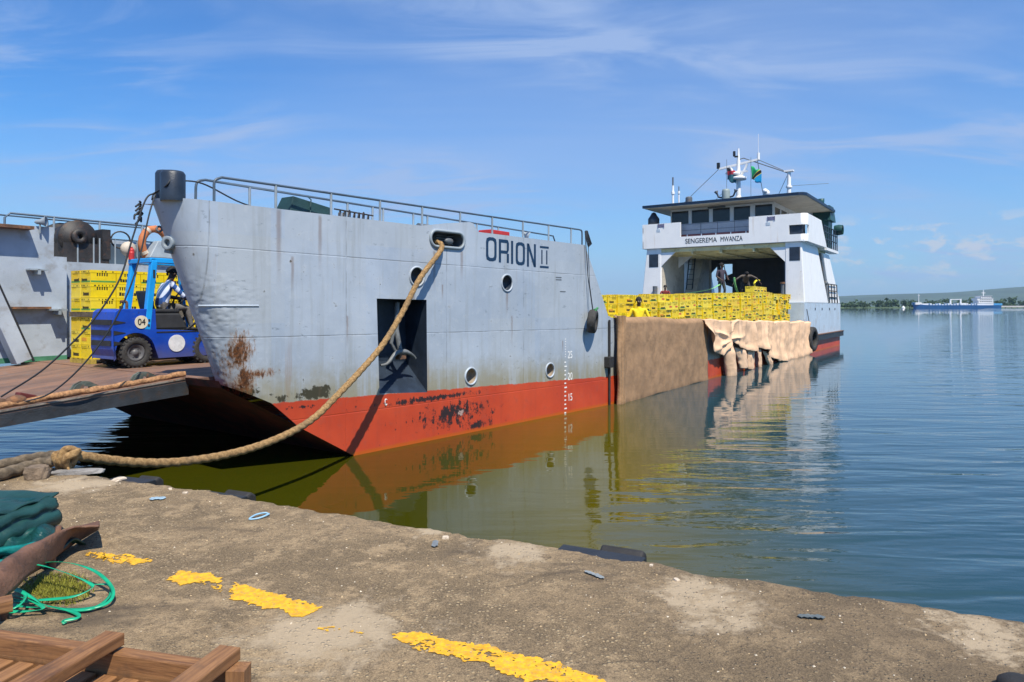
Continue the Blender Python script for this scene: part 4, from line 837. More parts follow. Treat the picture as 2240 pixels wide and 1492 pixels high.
bw.box((S0_, 9.1, zlo), (S0_+4, 9.2, 6.45)); bw.box((S0_, 9.1, 6.95), (S0_+4, 9.2, 7.3)); bw.box((S0_+.5, 9.1, 6.45), (S0_+4, 9.2, 6.95))
bulw = bw.build('bridge_bulwark', M_WHITE, ship)
mb = MB(); mb.box((S0_+.12, .1, wz0-.1), (S0_+.8, wt+.1, wz1+.1)); mb.build('wing_opening', M_BLUBLK, bulw)
# lettering across the front
q0 = on_f(1499, 531, S0_); q1 = on_f(1623, 523, S0_)
for tx, pa, pb, py in (('SENGEREMA', 1499, 1568, 530.0), ('MWANZA', 1576, 1624, 525.0)):
    a = on_f(pa, py, S0_); b = on_f(pb, py, S0_); L = abs(a[0]-b[0])
    M_ = frame((S0_-.006, (a[0]+b[0])/2, 6.33), (0, -1, 0), (0, 0, 1))
    t_ = text_mesh('port_lettering', tx, .40, Matrix(), M_BLACK, bulw, .004); xs = [v.co.x for v in t_.data.vertices]; t_.data.transform(M_ @ Matrix.Diagonal((L/(max(xs)-min(xs)), 1, 1, 1)))
mb = MB()
for px, py in ((1446, 494), (1687, 478)):
    t, z = on_f(px, py, S0_); mb.box((S0_-.01, t-.16, z-.1), (S0_, t+.16, z+.1), 0); mb.box((S0_-.012, t+.05, z-.36), (S0_, t+.28, z-.2), 1); mb.box((S0_-.03, t-.2, z-.12), (S0_-.0, t-.16, z+.12), 0); mb.box((S0_-.03, t+.16, z-.12), (S0_, t+.2, z+.12), 0)
mb.build('bulwark_plaque', [plain("violet_grey_enamel", (.16, .16, .26), .4, .3, 9), M_LGREY], bulw)
# wheelhouse
WS = 24.0; wh = MB()
wl0, wl1 = on_f(1467, 460, WS)[0], on_f(1694, 450, WS)[0]
wzb = 7.42; wzt = 8.42
wh.box((WS-.75, tR-.3, 6.1), (WS-.65, tL+.3, 7.42), 1)
wh.box((WS-.75, tR-.3, 7.38), (WS, tL+.3, 7.44), 1)
wh.box((WS, wl1, 6.1), (WS+.12, wl0, wzb)); wh.box((WS, wl1, wzt-.1), (WS+.12, wl0, wzt+.05))
pans = [(1469, 1506), (1513, 1551), (1559, 1596.5), (1605, 1641), (1651.5, 1689.5)]
edges_ = [wl0]
for a, b in pans: edges_ += [on_f(a, 455, WS)[0], on_f(b, 455, WS)[0]]
edges_.append(wl1)
for i in range(0, len(edges_), 2): wh.box((WS, edges_[i+1], wzb), (WS+.12, edges_[i], wzt-.1))
wh.box((WS+.12, wl1, 6.1), (30, wl1+.1, wzb)); wh.box((WS+.12, wl1, wzt-.25), (30, wl1+.1, wzt)); wh.box((WS+.12, wl0-.1, 6.1), (30, wl0, wzt)); wh.box((30, wl1, 6.1), (30.1, wl0, wzt))
for s in (25.4, 27, 28.5): wh.box((s, wl1, wzb), (s+.15, wl1+.1, wzt-.25))
M_PANEL = plain("wheelhouse_grey_panel", (.42, .44, .48), .5, .08, 2)
whl = wh.build('wheelhouse', [M_WHITE, M_PANEL], ship)
mb = MB()
for i in range(5): mb.box((WS+.05, edges_[2*i+2], wzb), (WS+.06, edges_[2*i+1], wzt-.1))
for i in range(5):
    mb = MB(); mb.box((WS+.05, edges_[2*i+2], wzb), (WS+.06, edges_[2*i+1], wzt-.1)); mb.build('window', M_GLASS, whl)
for a, b in ((WS+.15, 25.4), (25.55, 27), (27.15, 28.5), (28.65, 30)):
    mb = MB(); mb.box((a, wl1+.04, wzb), (b, wl1+.05, wzt-.25)); mb.build('window', M_GLASS, whl)
mb = MB()
for i in range(1, 4): t = tR+(tL-tR)*i/4; mb.box((WS-.765, t-.012, 6.1), (WS-.75, t+.012, 7.42))
mb.box((WS-.765, tR-.2, 7.04), (WS-.75, tL+.2, 7.06)); mb.build('panel_joints', M_DGREY, whl)
mb = MB(); mb.box((WS-.81, tR-.2, 6.5), (WS-.77, tL+.2, 6.80)); rs = mb.build('red_brown_board', plain("red_brown_board", (.20, .07, .075), .6, .2, 3), whl)
mb = MB()
for i in range(5): t = tR+(tL-tR)*(i+.35)/4.6; mb.box((WS-.83, t, 6.5), (WS-.81, t+.06, 6.8))
mb.build('board_strut', M_WHITE, rs)
# roof
RF = 22.45; mb = MB()
rp = [(RF, 9.15), (RF, .25), (RF+.12, .02), (RF+.4, -.1), (31.0, -.1), (31.5, .6), (31.5, 8.6), (31, 9.15)]
mb.prism([(s, t, 8.46) for s, t in rp], (0, 0, 1), .15, 0); roof = mb.build('bridge_roof', plain("dark_blue_roof_paint", (.006, .022, .055), .45, .2, 2), ship)
mb = MB(); mb.prism([(s*.998+.06, .05+t*.985, 8.43) for s, t in rp], (0, 0, 1), .026, 0); mb.build('roof_soffit', M_BEIGE, roof)
mb = MB(); mb.box((WS-.2, 4.6, 8.33), (WS-.05, 5.6, 8.43)); mb.build('soffit_lamp', M_DGREY, roof)
# masts and gear on the roof
mt = 4.15; mz = lambda py, Y=40.8: EYE+(670-py)/FPX*Y
mst = MB(); mst.cyl((25, mt, 8.6), (25, mt, 9.1), .3, 14, r2=.14); mst.cyl((25, mt, 9.0), (25, mt, 11.2), .14, 14, r2=.1); mst.cyl((25, mt, 11.2), (25, mt, 11.9), .085, 10, r2=.05)
mst.bar((25, mt+1.15, 10.82), (25, mt-1.15, 11.12), .12, .12); mst.tube(cr([(25, mt+.05, 10.1), (25, mt+.35, 10.6), (25, mt+.5, 10.9)], 4), .07, 6); mst.tube(cr([(25, mt-.05, 10.1), (25, mt-.35, 10.6), (25, mt-.5, 10.95)], 4), .07, 6)
mst.lathe([(.01, 10.0), (.45, 10.05), (.45, 10.2), (.2, 10.28)], (25, mt, 0), n=18); mast = mst.build('signal_mast', M_WHITE, ship)
mb = MB(); mb.lathe([(.01, 10.3), (.25, 10.3), (.28, 10.42), (.01, 10.55)], (24.8, mt+.1, 0), n=16); mb.box((24.75, mt-.6, 10.42), (24.85, mt+.7, 10.52)); mb.build('radar_scanner', M_WHITE, mast)
mb = MB(); mb.cbox((24.9, mt+.22, 11.6), (.12, .12, .3)); mb.cbox((24.9, mt+.1, 11.42), (.1, .2, .08)); mb.build('mast_lamp', M_BLACK, mast)
mb = MB(); mb.cbox((25, mt+1.2, 11.02), (.16, .16, .35)); mb.build('mast_lamp', M_BLACK, mast)
mb = MB(); mb.tube([(25, mt+.0, 11.25), (25, mt-.3, 11.3), (25, 1.35, 10.15)], .03, 6); mb.tube([(25, mt-1.15, 11.1), (25, 1.3, 10.15)], .02, 5); mb.build('boom_wire', M_DGREY, mast)
mb = MB(); mb.cyl((25, mt-1.15, 11.1), (25, mt-1.15, 11.5), .08, 8); mb.cyl((25, mt-1.15, 11.5), (25, mt-1.15, 12.6), .012, 5); mb.build('whip_aerial', M_WHITE, mast)
mb = MB(); mb.tube([(25, mt+1.2, 10.8), (24.4, 7.6, 8.6)], .018, 5); mb.tube([(25, mt-1.1, 11.05), (26, 2.9, 8.6)], .018, 5); mb.tube([(25, mt+.9, 9.4), (24.6, mt+1.6, 8.6)], .015, 5); mb.build('mast_stay', M_DGREY, mast)
ap = MB(); ap.cyl((25, 1.3, 8.6), (25, 1.3, 10.2), .12, 12, r2=.1); ap.cyl((25, 1.3, 9.3), (25, 1.3, 9.4), .17, 12); ap.cbox((25, 1.3, 10.25), (.3, .5, .1)); aft = ap.build('aerial_post', M_WHITE, ship)
mb = MB(); mb.tube([(25, 1.25, 9.4), (26, -.6, 9.5)], .012, 5); mb.tube([(25, 1.35, 10.1), (25.5, 2.2, 8.6)], .015, 5); mb.build('post_stay', M_DGREY, aft)
for px, y0, y1, r in ((1472, 388, 446, .07), (1485, 408, 446, .045)):
    q = on_s(px, 440, 23.4); mb = MB(); zt_ = EYE+(670-y0)/FPX*s2w(*q).y; mb.cyl((23.4, q.y, 8.6), (23.4, q.y, zt_-.5), r, 8); mb.cyl((23.4, q.y, zt_-.5), (23.4, q.y, zt_), r*.7, 8, 1); mb.cyl((23.4, q.y, 9.3), (23.4, q.y, 9.45), r*1.6, 8); mb.build('aerial', [M_WHITE, M_DGREY], ship)
q = on_s(1588, 430, 24.2); mb = MB(); mb.lathe([(.24, 8.6), (.23, 9.3), (.2, 9.42), (.01, 9.46)], (24.2, q.y, 0), n=18); fun = mb.build('exhaust_funnel', plain("grey_green_funnel", (.26, .32, .32), .5, .15, 2), ship)
for sg in (-1, 1):
    mb = MB(); mb.tube(cr([(24.2, q.y+sg*.2, 8.95), (24.2, q.y+sg*.42, 9.0), (24.2, q.y+sg*.52, 9.2)], 4), .05, 8); mb.lathe([(.04, -.05), (.12, .14), (.11, .14), (.02, 0)], (24.2, q.y+sg*.54, 9.22), (0, sg*.4, 1), 12); mb.build('air_horn', M_BLUBLK, fun)
q = on_s(1507, 440, 23.2); mb = MB(); mb.cyl((23.2, q.y, 8.6), (23.2, q.y, 8.95), .2, 14); mb.ball((23.2, q.y, 8.95), .2, 0, 12, (1, 1, .5)); mb.build('roof_ventilator', M_DGREY, ship)
q = on_s(1676, 425, 23.8); mb = MB(); mb.ball((23.8, q.y, 8.92), .2, 0, 14, (.8, 1, 1)); mb.cyl((23.8, q.y, 8.6), (23.8, q.y, 8.9), .08, 10); mb.ball((23.65, q.y+.02, 9.02), .14, 0, 10); mb.build('searchlight', M_WHITE, ship)
q = on_s(1430, 480, 23.0); mb = MB(); mb.lathe([(.1, 7.3), (.34, 7.5), (.34, 7.85), (.2, 8.05), (.12, 8.2), (.01, 8.25)], (23.0, q.y, 0), n=14); mb.build('covered_compass', M_BLUBLK, ship)
# aft exhausts and rail on the near wing
mb = MB(); mb.box((30.2, .15, 6.1), (31.4, 1.0, 8.2)); mb.hexa([(30.0, .0, 7.9), (31.8, .0, 7.9), (31.8, 1.1, 7.9), (30.0, 1.1, 7.9), (30.3, .1, 8.85), (31.6, .1, 8.85), (31.6, 1.0, 8.85), (30.3, 1.0, 8.85)]); mb.lathe([(.2, 0), (.18, .25), (.2, .5), (.01, .52)], (30.4, .6, 8.8), (-.2, 0, 1), 12); mb.lathe([(.3, -.25), (.34, 0), (.3, .25)], (31.6, -.2, 7.4), (0, 1, 0), 16); mb.build('aft_exhaust', plain("dark_teal_paint", (.012, .07, .075), .45, .2, 2), ship)
mb = MB()
for z in (6.55, 6.95, 7.3): mb.tube([(27.3, -.1, z), (31.6, -.1, z)], .035, 6)
for i in range(8): s = 27.4+i*.6; mb.tube([(s, -.1, 6.05), (s, -.1, 7.3)], .035, 6)
mb.build('wing_railing', M_BLUBLK, ship)
mb = MB(); mb.box((28.1, -.12, 5.9), (32, .4, 6.06)); mb.build('wing_deck_edge', M_WHITE, ship)
# flags at the mast
def flag(px, py, w_, h_, mat, label):
    q = on_s(px, py, 24.6); mb = MB()
    def fn(u, v): return Vector((24.6+.12*math.sin(u*7+v*2), q.y-u*w_*.75, q.z+h_/2-v*h_-u*h_*.45+.06*math.sin(u*9)))
    mb.grid(fn, 14, 8); o = mb.build('flag', mat, None, solid=.008); o.location = SO; o.rotation_euler = (0, 0, SHIP_RZ)
    l_ = MB().tube([(24.6, q.y+.01, q.z-h_*2.2), (24.6, q.y+.01, q.z+h_*1.2)], .012, 5).build('halyard', M_DGREY, o)
    return tag(o, label, 'flag', 'flags flying from the mast')
def flag_mat(name, fn):
    m, n, b = new_mat(name); p = n.obj(); s, t, z = n.sep(p); n.set(b.inputs['Base Color'], fn(n, t, z)); b.inputs['Roughness'].default_value = .8; return m
qa = on_s(1643, 378, 24.6); qb2 = on_s(1590, 378, 24.6)
def tz(n, t, z): e = n.m('ADD', n.m('SUBTRACT', z, qa.z-.18), n.m('MULTIPLY', n.m('SUBTRACT', t, qa.y-.3), .9)); c = n.mix(n.ss(e, .05, .07), (.0, .30, .62), (.01, .40, .14)); k = n.m('ABSOLUTE', e); c = n.mix(n.ss(k, .12, .14), (.6, .5, .05), c); return n.mix(n.ss(k, .08, .10), (.01, .01, .01), c)
flag(1643, 378, .75, .75, flag_mat("green_blue_flag", tz), 'small green and blue flag with a black diagonal right of the white mast')
def ke(n, t, z): e = n.m('SUBTRACT', z, qb2.z); c = n.mix(n.ss(e, -.16, -.13), (.02, .12, .16), (.42, .03, .05)); return n.mix(n.ss(e, .08, .11), c, (.01, .01, .02))
flag(1590, 380, .7, .7, flag_mat("dark_red_flag", ke), 'small dark flag with red left of the white mast')
# ---------------------------------------------------------------- hanging tyres, tarpaulins
def ship_thing(name, s, t, z, rz=0): p = s2w(s, t, z); return empty(name, p, SHIP_RZ+rz)
def tyre(r, w_, mb, c=(0, 0, 0), ax=(0, 1, 0), mi=0, n=32, tread=True):
    h = w_/2; pr_ = [(r*.58, -h*.8), (r*.66, -h), (r*.86, -h*1.02), (r*.96, -h*.86), (r, -h*.6), (r, h*.6), (r*.96, h*.86), (r*.86, h*1.02), (r*.66, h), (r*.58, h*.8), (r*.62, 0)]
    mb.lathe(pr_, c, ax, n, mi, closed=True)
M_TYRE = plain("worn_tyre_rubber", (.035, .034, .033), .8, .3, 8, .4, stain=(.09, .08, .07), samt=.4)
q = on_bow(1283, 703); th = -TAP*q.x
o = ship_thing('tyre_fender', q.x, th-.17, q.z); tag(o, 'black tyre fender hanging on a line at the aft end of the grey bow', 'tyre', 'tyre fenders on the ferry side')
mb = MB(); tyre(.29, .2, mb, ax=(-.35, 1, .1)); mb.build('tyre', M_TYRE, o)
mb = MB(); top_ = w2s(Vector((0, 0, EYE))+ray(1275, 512)*16.9)
mb.tube([(0.0, .0, .27), (-.0+(top_.x-q.x)*.5, .1, (4.4-q.z)*.5), (top_.x-q.x, .14+TAP*(q.x-top_.x), 4.4-q.z)], .011, 5); mb.tube([(0.03, .0, .27), (.03, .1, (4.0-q.z)*.5), (.05, .15, 4.1-q.z)], .008, 5); mb.build('tyre_line', M_WIRE, o)
mb = MB(); mb.tube(cr([(-.05, -.1, .25), (0, -.13, .33), (.07, -.08, .31), (.06, .08, .26)], 5), .025, 6); mb.build('green_lashing', plain("green_lashing", (.05, .25, .09), .7), o)
q = on_t(1771, 741, -.2); o = ship_thing('tyre_fender', q.x, -.28, q.z-.02); tag(o, 'black tyre fender on the hull between beige canvas and stern', 'tyre', 'tyre fenders on the ferry side')
mb = MB(); tyre(.66, .4, mb, ax=(.1, 1, 0)); mb.build('tyre', M_TYRE, o); mb = MB(); mb.tube([(0, .05, .6), (0, .22, 1.6)], .02, 5); mb.build('tyre_line', M_WIRE, o)

def cloth_mat(name, c, sc1=3.0, weave=260.0, stain=(.2, .14, .09)):
    m, n, b = new_mat(name); p = n.obj(); f = n.noise(p, sc1, 5, .6); k = n.mix(n.ss(f, .3, .7), tuple(x*.82 for x in c), tuple(min(1, x*1.15) for x in c))
    k = n.mix(n.m('MULTIPLY', n.ss(n.noise(n.mapv(p, scale=(3, 3, .7)), 1.4, 5, .65), .52, .75), .25), k, stain)
    k = n.mix(n.m('MULTIPLY', n.ss(n.noise(p, 9, 6, .75), .66, .7), .7), k, tuple(x*.25 for x in c))
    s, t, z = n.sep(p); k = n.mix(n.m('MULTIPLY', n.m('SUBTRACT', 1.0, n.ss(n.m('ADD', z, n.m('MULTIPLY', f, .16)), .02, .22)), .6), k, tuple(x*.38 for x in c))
    n.set(b.inputs['Base Color'], k); b.inputs['Roughness'].default_value = .9
    ww = n.m('ADD', n.m('MULTIPLY', f, 1.0), n.m('MULTIPLY', n.noise(p, weave/4, 3), .12)); cr_ = n.m('POWER', n.m('SUBTRACT', 1.0, n.m('MULTIPLY', n.m('ABSOLUTE', n.m('SUBTRACT', n.noise(n.mapv(p, scale=(1.3, 1, .8)), 1.5, 4, .5, .9), .5)), 4.0)), 4.0); ww = n.m('ADD', ww, n.m('MULTIPLY', cr_, .22)); n.set(b.inputs['Normal'], n.n('Bump', {'Strength': .5, 'Distance': .05, 'Height': ww}).outputs[0])
    return m
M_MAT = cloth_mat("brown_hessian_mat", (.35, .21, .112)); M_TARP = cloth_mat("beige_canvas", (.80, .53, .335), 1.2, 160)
def ship_mesh(mb, name, mat, label, cat, **k):
    o = mb.build(name, mat, None, **k); o.location = SO; o.rotation_euler = (0, 0, SHIP_RZ); tag(o, label, cat); return o
mb = MB(); L0, L1 = .16, on_t(1549, 760, -.1).x
def matf(u, v):
    s = L0+(L1-L0)*u; zt_ = bz(s)+.06; z = zt_-.02*math.sin(u*13)-v*(zt_+.04)
    b = .05+.05*math.sin(u*4.2+v*1.5)*v+.03*math.sin(u*11)*(1-v)+.02*mnoise.noise((s*2.3, z*2, 1))
    if v < .04: b = -.05+.1*(v/.04)
    return Vector((s, -.07-b, z))
mb.grid(matf, 90, 40)
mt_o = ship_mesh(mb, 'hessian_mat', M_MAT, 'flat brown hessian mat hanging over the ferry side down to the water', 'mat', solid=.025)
for k, (ds, r) in enumerate(((.0, .06), (.13, .075), (.27, .05))):
    mb = MB(); mb.tube(cr([(L0+.0+ds+.03*math.sin(k+i*1.3), -.18, 2.3-i*.3) for i in range(9)], 4), r, 10, rf=lambda a, d_, r_, t: r_*(1+.18*math.sin(a*3+d_*3))); mb.build('rolled_fold', M_MAT, mt_o)
B0, B1 = on_t(1537, 760, -.1).x, on_t(1765, 760, -.1).x
def hem(s):
    pts = [(1537, 705), (1556, 770), (1575, 778), (1586, 752), (1597, 745), (1612, 762), (1640, 768), (1652, 760), (1668, 765), (1680, 782), (1700, 790), (1740, 788), (1758, 780), (1766, 770)]
    P = [on_t(px, py, -.12) for px, py in pts]
    for a, b in zip(P, P[1:]):
        if a.x <= s <= b.x: return max(-.06, a.z+(b.z-a.z)*(s-a.x)/(b.x-a.x))
    return P[0].z if s < P[0].x else P[-1].z
def topz(s): return bz(s)+.05+.03*math.sin(s*1.9)-.02*math.sin(s*4.1)
gather = on_t(1592, 742, -.2)
def tarpf(u, v):
    s = B0+(B1-B0)*u; zt_ = topz(s); zh = hem(s)+.03*mnoise.noise((s*5, 0, 0)); z = zt_+(zh-zt_)*v
    ph = s*3.6+1.1*mnoise.noise((s*.5, 1, 0))*3; fold = (1-abs(math.sin(ph*.5)))**1.6; fine_ = (1-abs(math.sin(s*3.1+1.5*mnoise.noise((s*.7, z*.6, 5)))))**2
    f = .22*fold*(.4+.6*v)+.15*fine_*(1-.5*v)+.05*mnoise.noise((s*.6, z*1.3, 9))
    dx_, dz_ = (s-gather.x), (z-gather.z); r2 = dx_*dx_/3.0+dz_*dz_
    ang = math.atan2(dz_, dx_*.6); cre = (1-abs(math.sin(ang*3.5+.8*mnoise.noise((r2*2, ang, 1)))))**2.2; f += .17*cre*math.exp(-r2*1.3)*min(1, r2*9)
    f += .05*math.exp(-((v-.95)**2)*60)*(1+mnoise.noise((s*1.6, 3, 0)))
    s2 = s+.12*math.exp(-r2*3)*(-dx_)
    drop = .0 if v > .03 else -.06
    return Vector((s2, -.17-abs(f)*.9-.03*mnoise.noise((s*3, z*3, 2))+(.12 if v < .02 else 0), z))
mb = MB(); mb.grid(tarpf, 240, 50)
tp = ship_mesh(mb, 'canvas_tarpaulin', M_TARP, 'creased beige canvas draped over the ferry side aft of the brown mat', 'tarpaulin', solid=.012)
# torn lengths hanging from its hem into the water
def strip(px0, py0, px1, py1, w_, bul, name='hanging_strip'):
    a = on_t(px0, py0, -.22); b = on_t(px1, py1, -.22); mb = MB()
    def fn(u, v): c = a.lerp(b, v); ww = w_*(1-.22*v+.05*mnoise.noise((v*4, px0, 0))); k_ = (1-abs(2*u-1)**2.4)*min(1, .35+v*3); return Vector((c.x+(u-.5)*ww+.05*mnoise.noise((v*2.5, px1, 2)), -.15-bul*k_-.035*(1-abs(math.sin(u*9+v*2+px0)))**2-.02*mnoise.noise((u*5, v*4, px0)), c.z-.05*math.sin(u*3)))
    mb.grid(fn, 14, 26); mb.build(name, M_TARP, tp, solid=.01)
strip(1594, 748, 1600, 840, 1.02, .26); strip(1622, 758, 1630, 803, 1.35, .12, 'hanging_swag'); strip(1646, 762, 1646, 806, .95, .07); strip(1664, 762, 1666, 803, .55, .04); strip(1678, 766, 1690, 800, 1.0, .08)
mb = MB(); a = on_t(1560, 775, -.1); mb.build
# ---------------------------------------------------------------- crates
def crate_mats():
    def ym(name, c):
        m, n, b = new_mat(name); p = n.obj(); r = n.n('ObjectInfo').outputs['Random']; f = n.noise(n.n('VectorMath', {0: p, 1: n.comb(n.m('MULTIPLY', r, 30.0), 0.0, 0.0)}, operation='ADD').outputs[0], 9, 5, .65)
        k = n.mix(n.ss(f, .35, .7), c, tuple(x*.86 for x in c)); k = n.mix(n.m('MULTIPLY', n.ss(r, .35, 1.0), .6), k, (c[0]*.86, c[1]*.74, .03)); k = n.mix(n.m('MULTIPLY', n.m('SUBTRACT', 1.0, n.ss(r, .0, .3)), .35), k, (.93, .80, .14)); k = n.mix(n.m('MULTIPLY', n.ss(f, .62, .75), .35), k, (.4, .3, .05))
        n.set(b.inputs['Base Color'], k); b.inputs['Roughness'].default_value = .4; return m
    return ym("yellow_crate_plastic", (.92, .68, .008))
M_CRY = crate_mats(); M_CRK = plain("crate_slot_dark", (.025, .022, .01), .8); M_CRG = plain("green_crate_band", (.12, .32, .06), .5, .2, 9); M_CRR = plain("red_crate_label", (.65, .09, .04), .5, .2, 20); M_CRO = plain("orange_crate_label", (.72, .33, .02), .5, .2, 20); M_CRP = plain("pale_crate_label", (.74, .56, .25), .6, .2, 20)
CL, CW, CH = .46, .40, .262
def crate_mesh(kind, rnd):
    mb = MB(); l, w_, h = CL/2-.006, CW/2-.006, CH-.004
    # walls with rim, base lip and hand holes on four sides, backed dark for the shade inside
    t_ = .018
    def wall(ax, sg):
        L = l if ax == 0 else w_; D = w_ if ax == 0 else l
        def B(a, b, z0, z1, d0=0.0, d1=t_, mi=0):
            if ax == 0: mb.box((a, sg*D-(d1 if sg > 0 else -d0), z0), (b, sg*D-(d0 if sg > 0 else -d1), z1), mi)
            else: mb.box((sg*D-(d1 if sg > 0 else -d0), a, z0), (sg*D-(d0 if sg > 0 else -d1), b, z1), mi)
        e = 0 if ax == 0 else t_
        zs0, zs1 = h*.56, h*.80
        B(-L+e, L-e, h*.80, h, -.004, t_); B(-L+e, L-e, 0, h*.10, -.004, t_)
        B(-L+e, L-e, h*.10, zs0)
        ns = 5; a0 = rnd.choice((-.75, -.35, -.05))*L; sw = L*.11; gp = L*.19
        x = -L+e
        for i in range(ns):
            s = a0+i*gp; B(x, s, zs0, zs1); x = s+sw
        B(x, L-e, zs0, zs1); B(a0-.01, a0+ns*gp, zs0, zs1, .006, t_, 1)
        if kind in (1, 3): B(-L+e+.004, L-e-.004, h*.10, h*.24, -.003, .0, 2)
        if kind == 2: B(L*.1, L*.8, h*.30, h*.5, -.003, 0, 3)
        if kind == 3: B(-L*.8, -L*.2, h*.36, h*.5, -.003, 0, 5)
        if kind == 4: B(-L*.85, L*.2, h*.28, h*.52, -.003, 0, 4)
        for i in range(6):
            if rnd.random() < .7: s = -L*.8+i*L*.28; B(s, s+L*.05*rnd.uniform(1, 3), h*.85, h*.94, -.0065, 0, 1)
        if rnd.random() < .5:                # worn block lettering, unreadable at this distance
            s = -L*.85+rnd.uniform(0, .35)*L
            for i in range(rnd.choice((5, 6, 7))):
                wd = L*rnd.uniform(.13, .19); B(s, s+wd, h*.17, h*(.38 if i else .42), -.003, 0, 1); s += wd+L*.045
                if s > L*.8: break
    for ax in (0, 1):
        for sg in (-1, 1): wall(ax, sg)
    mb.box((-l+t_, -w_+t_, 0), (l-t_, w_-t_, .02)); mb.box((-l+t_, -w_+t_, h-.03), (l-t_, w_-t_, h-.02), 1)
    return mb.mesh('crate', [M_CRY, M_CRK, M_CRG, M_CRR, M_CRO, M_CRP])
crnd = random.Random(11); CR_M = [crate_mesh(k, crnd) for k in (0, 0, 1, 1, 2, 3, 4, 0)]
CR_D = ['plain', 'plain', 'green banded', 'green banded', 'red labelled', 'pale labelled', 'orange labelled', 'plain']
ORD = ['first', 'second', 'third', 'fourth', 'fifth', 'sixth', 'seventh', 'eighth', 'ninth', 'tenth', 'eleventh', 'twelfth', 'thirteenth', 'fourteenth', 'fifteenth', 'sixteenth', 'seventeenth', 'eighteenth', 'nineteenth', 'twentieth', 'twenty-first', 'twenty-second', 'twenty-third', 'twenty-fourth', 'twenty-fifth', 'twenty-sixth', 'twenty-seventh', 'twenty-eighth', 'twenty-ninth', 'thirtieth', 'thirty-first', 'thirty-second', 'thirty-third', 'thirty-fourth', 'thirty-fifth', 'thirty-sixth', 'thirty-seventh', 'thirty-eighth', 'thirty-ninth', 'fortieth', 'forty-first', 'forty-second', 'forty-third', 'forty-fourth', 'forty-fifth', 'forty-sixth', 'forty-seventh', 'forty-eighth', 'forty-ninth', 'fiftieth']
def crate(s, t, z, rz, where, group, mi=None):
    i = crnd.randrange(len(CR_M)) if mi is None else mi; o = bpy.data.objects.new('bottle_crate', CR_M[i]); col.objects.link(o)
    o.location = s2w(s, t, z); o.rotation_euler = (0, 0, SHIP_RZ+rz); tag(o, '%s yellow bottle crate, %s' % (CR_D[i], where), 'crate', group); return o
CL2 = .54; cl_keep = CL; CL = CL2; CR_B = [crate_mesh(k, crnd) for k in (0, 0, 1, 1, 2, 3, 4, 0)]; CL = cl_keep; CR_A = CR_M
GA = 'yellow crates stacked amidships above the mats'
LAY = ['top', 'second', 'third', 'fourth', 'fifth', 'sixth']
s = -.9; kcol = 0; CR_M = CR_B
while s < 21.9:
    s += CL2+.006+(.11+crnd.uniform(0, .03) if kcol % 3 == 0 and kcol else 0)
    ztop_ = 2.84+.021*max(0, s)+crnd.uniform(-.02, .02); n_l = 3 if s < 3 else 4 if s < 9 else 5 if s < 17 else 6
    late = s > 18.9
    if late: ztop_ = 3.16+crnd.uniform(-.04, .03)
    for k in range(n_l):
        z = ztop_-CH*(k+1); j = crnd.uniform(-.02, .03)
        crate(s+crnd.uniform(-.012, .012), .62+CW/2+j+(crnd.uniform(-.06, .06) if late else 0), z, crnd.choice((0, math.pi))+crnd.uniform(-.03, .03)*(4 if late else 1), '%s layer, %s stack aft of the grey bow' % (LAY[k], ORD[kcol]), GA, crnd.choice((0, 1, 7, 6, 0, 7, 4, 5, 2)))
    kcol += 1
for i in range(4): crate(16.2+i*.55, .95, 2.84+.021*17.2+.005, crnd.uniform(-.03, .03), '%s of four loose on top of the long wall' % ORD[i], GA)
CR_M = CR_A
# stack on pallets beyond the forklift
GB = 'yellow crates stacked on pallets beyond the forklift'
M_PALY = plain("yellow_stained_pallet", (.45, .33, .06), .8, .3, 6, .3); M_PALW = plain("old_pallet_wood", (.12, .095, .065), .85, .35, 6, .3)
def ppallet(s, t, z, L, D, mat, label):
    o = ship_thing('pallet', s, t, z)
    for i in range(5): MB().box((0, i*(D-.1)/4, .075), (L, i*(D-.1)/4+.1, .092)).build('deck_board', mat, o)
    for i in range(4): MB().box((i*(L-.1)/3, 0, 0), (i*(L-.1)/3+.1, D, .075)).build('bearer', mat, o)
    return tag(o, label, 'pallet', 'pallets under the crates on the ramp deck')
s0_, t0_ = -10.08, 5.62
ppallet(s0_, t0_, 1.472, 2.75, .85, M_PALY, 'yellow stained pallet on the ramp deck under the lower crates')
lower = 3; zl = 1.565
for k in range(3):
    for i in range(6): crate(s0_+.23+i*.462, t0_+.21, zl+k*CH, crnd.choice((0, math.pi)), '%s from left, %s layer, lower pallet behind forklift' % (ORD[i], ['bottom', 'middle', 'top'][k]), GB)
    crate(s0_+.23, t0_+.62, zl+k*CH, math.pi, 'rear row, %s layer, lower pallet behind forklift' % ['bottom', 'middle', 'top'][k], GB)
zu = zl+3*CH+.002
ppallet(s0_-.02, t0_, zu, 2.8, .85, M_PALW, 'old dark pallet between the two loads of crates behind the forklift')
for k in range(3):
    for i in range(6): crate(s0_+.23+i*.462, t0_+.21, zu+.094+k*CH, crnd.choice((0, math.pi)), '%s from left, %s layer, upper pallet behind forklift' % (ORD[i], ['bottom', 'middle', 'top'][k]), GB, [2, 1, 3, 0, 2, 4][(i+k) % 6] if k != 1 else [0, 1, 7][i % 3])
    crate(s0_+.23, t0_+.62, zu+.094+k*CH, 0, 'rear row, %s layer, upper pallet behind forklift' % ['bottom', 'middle', 'top'][k], GB, [2, 0, 3][k])
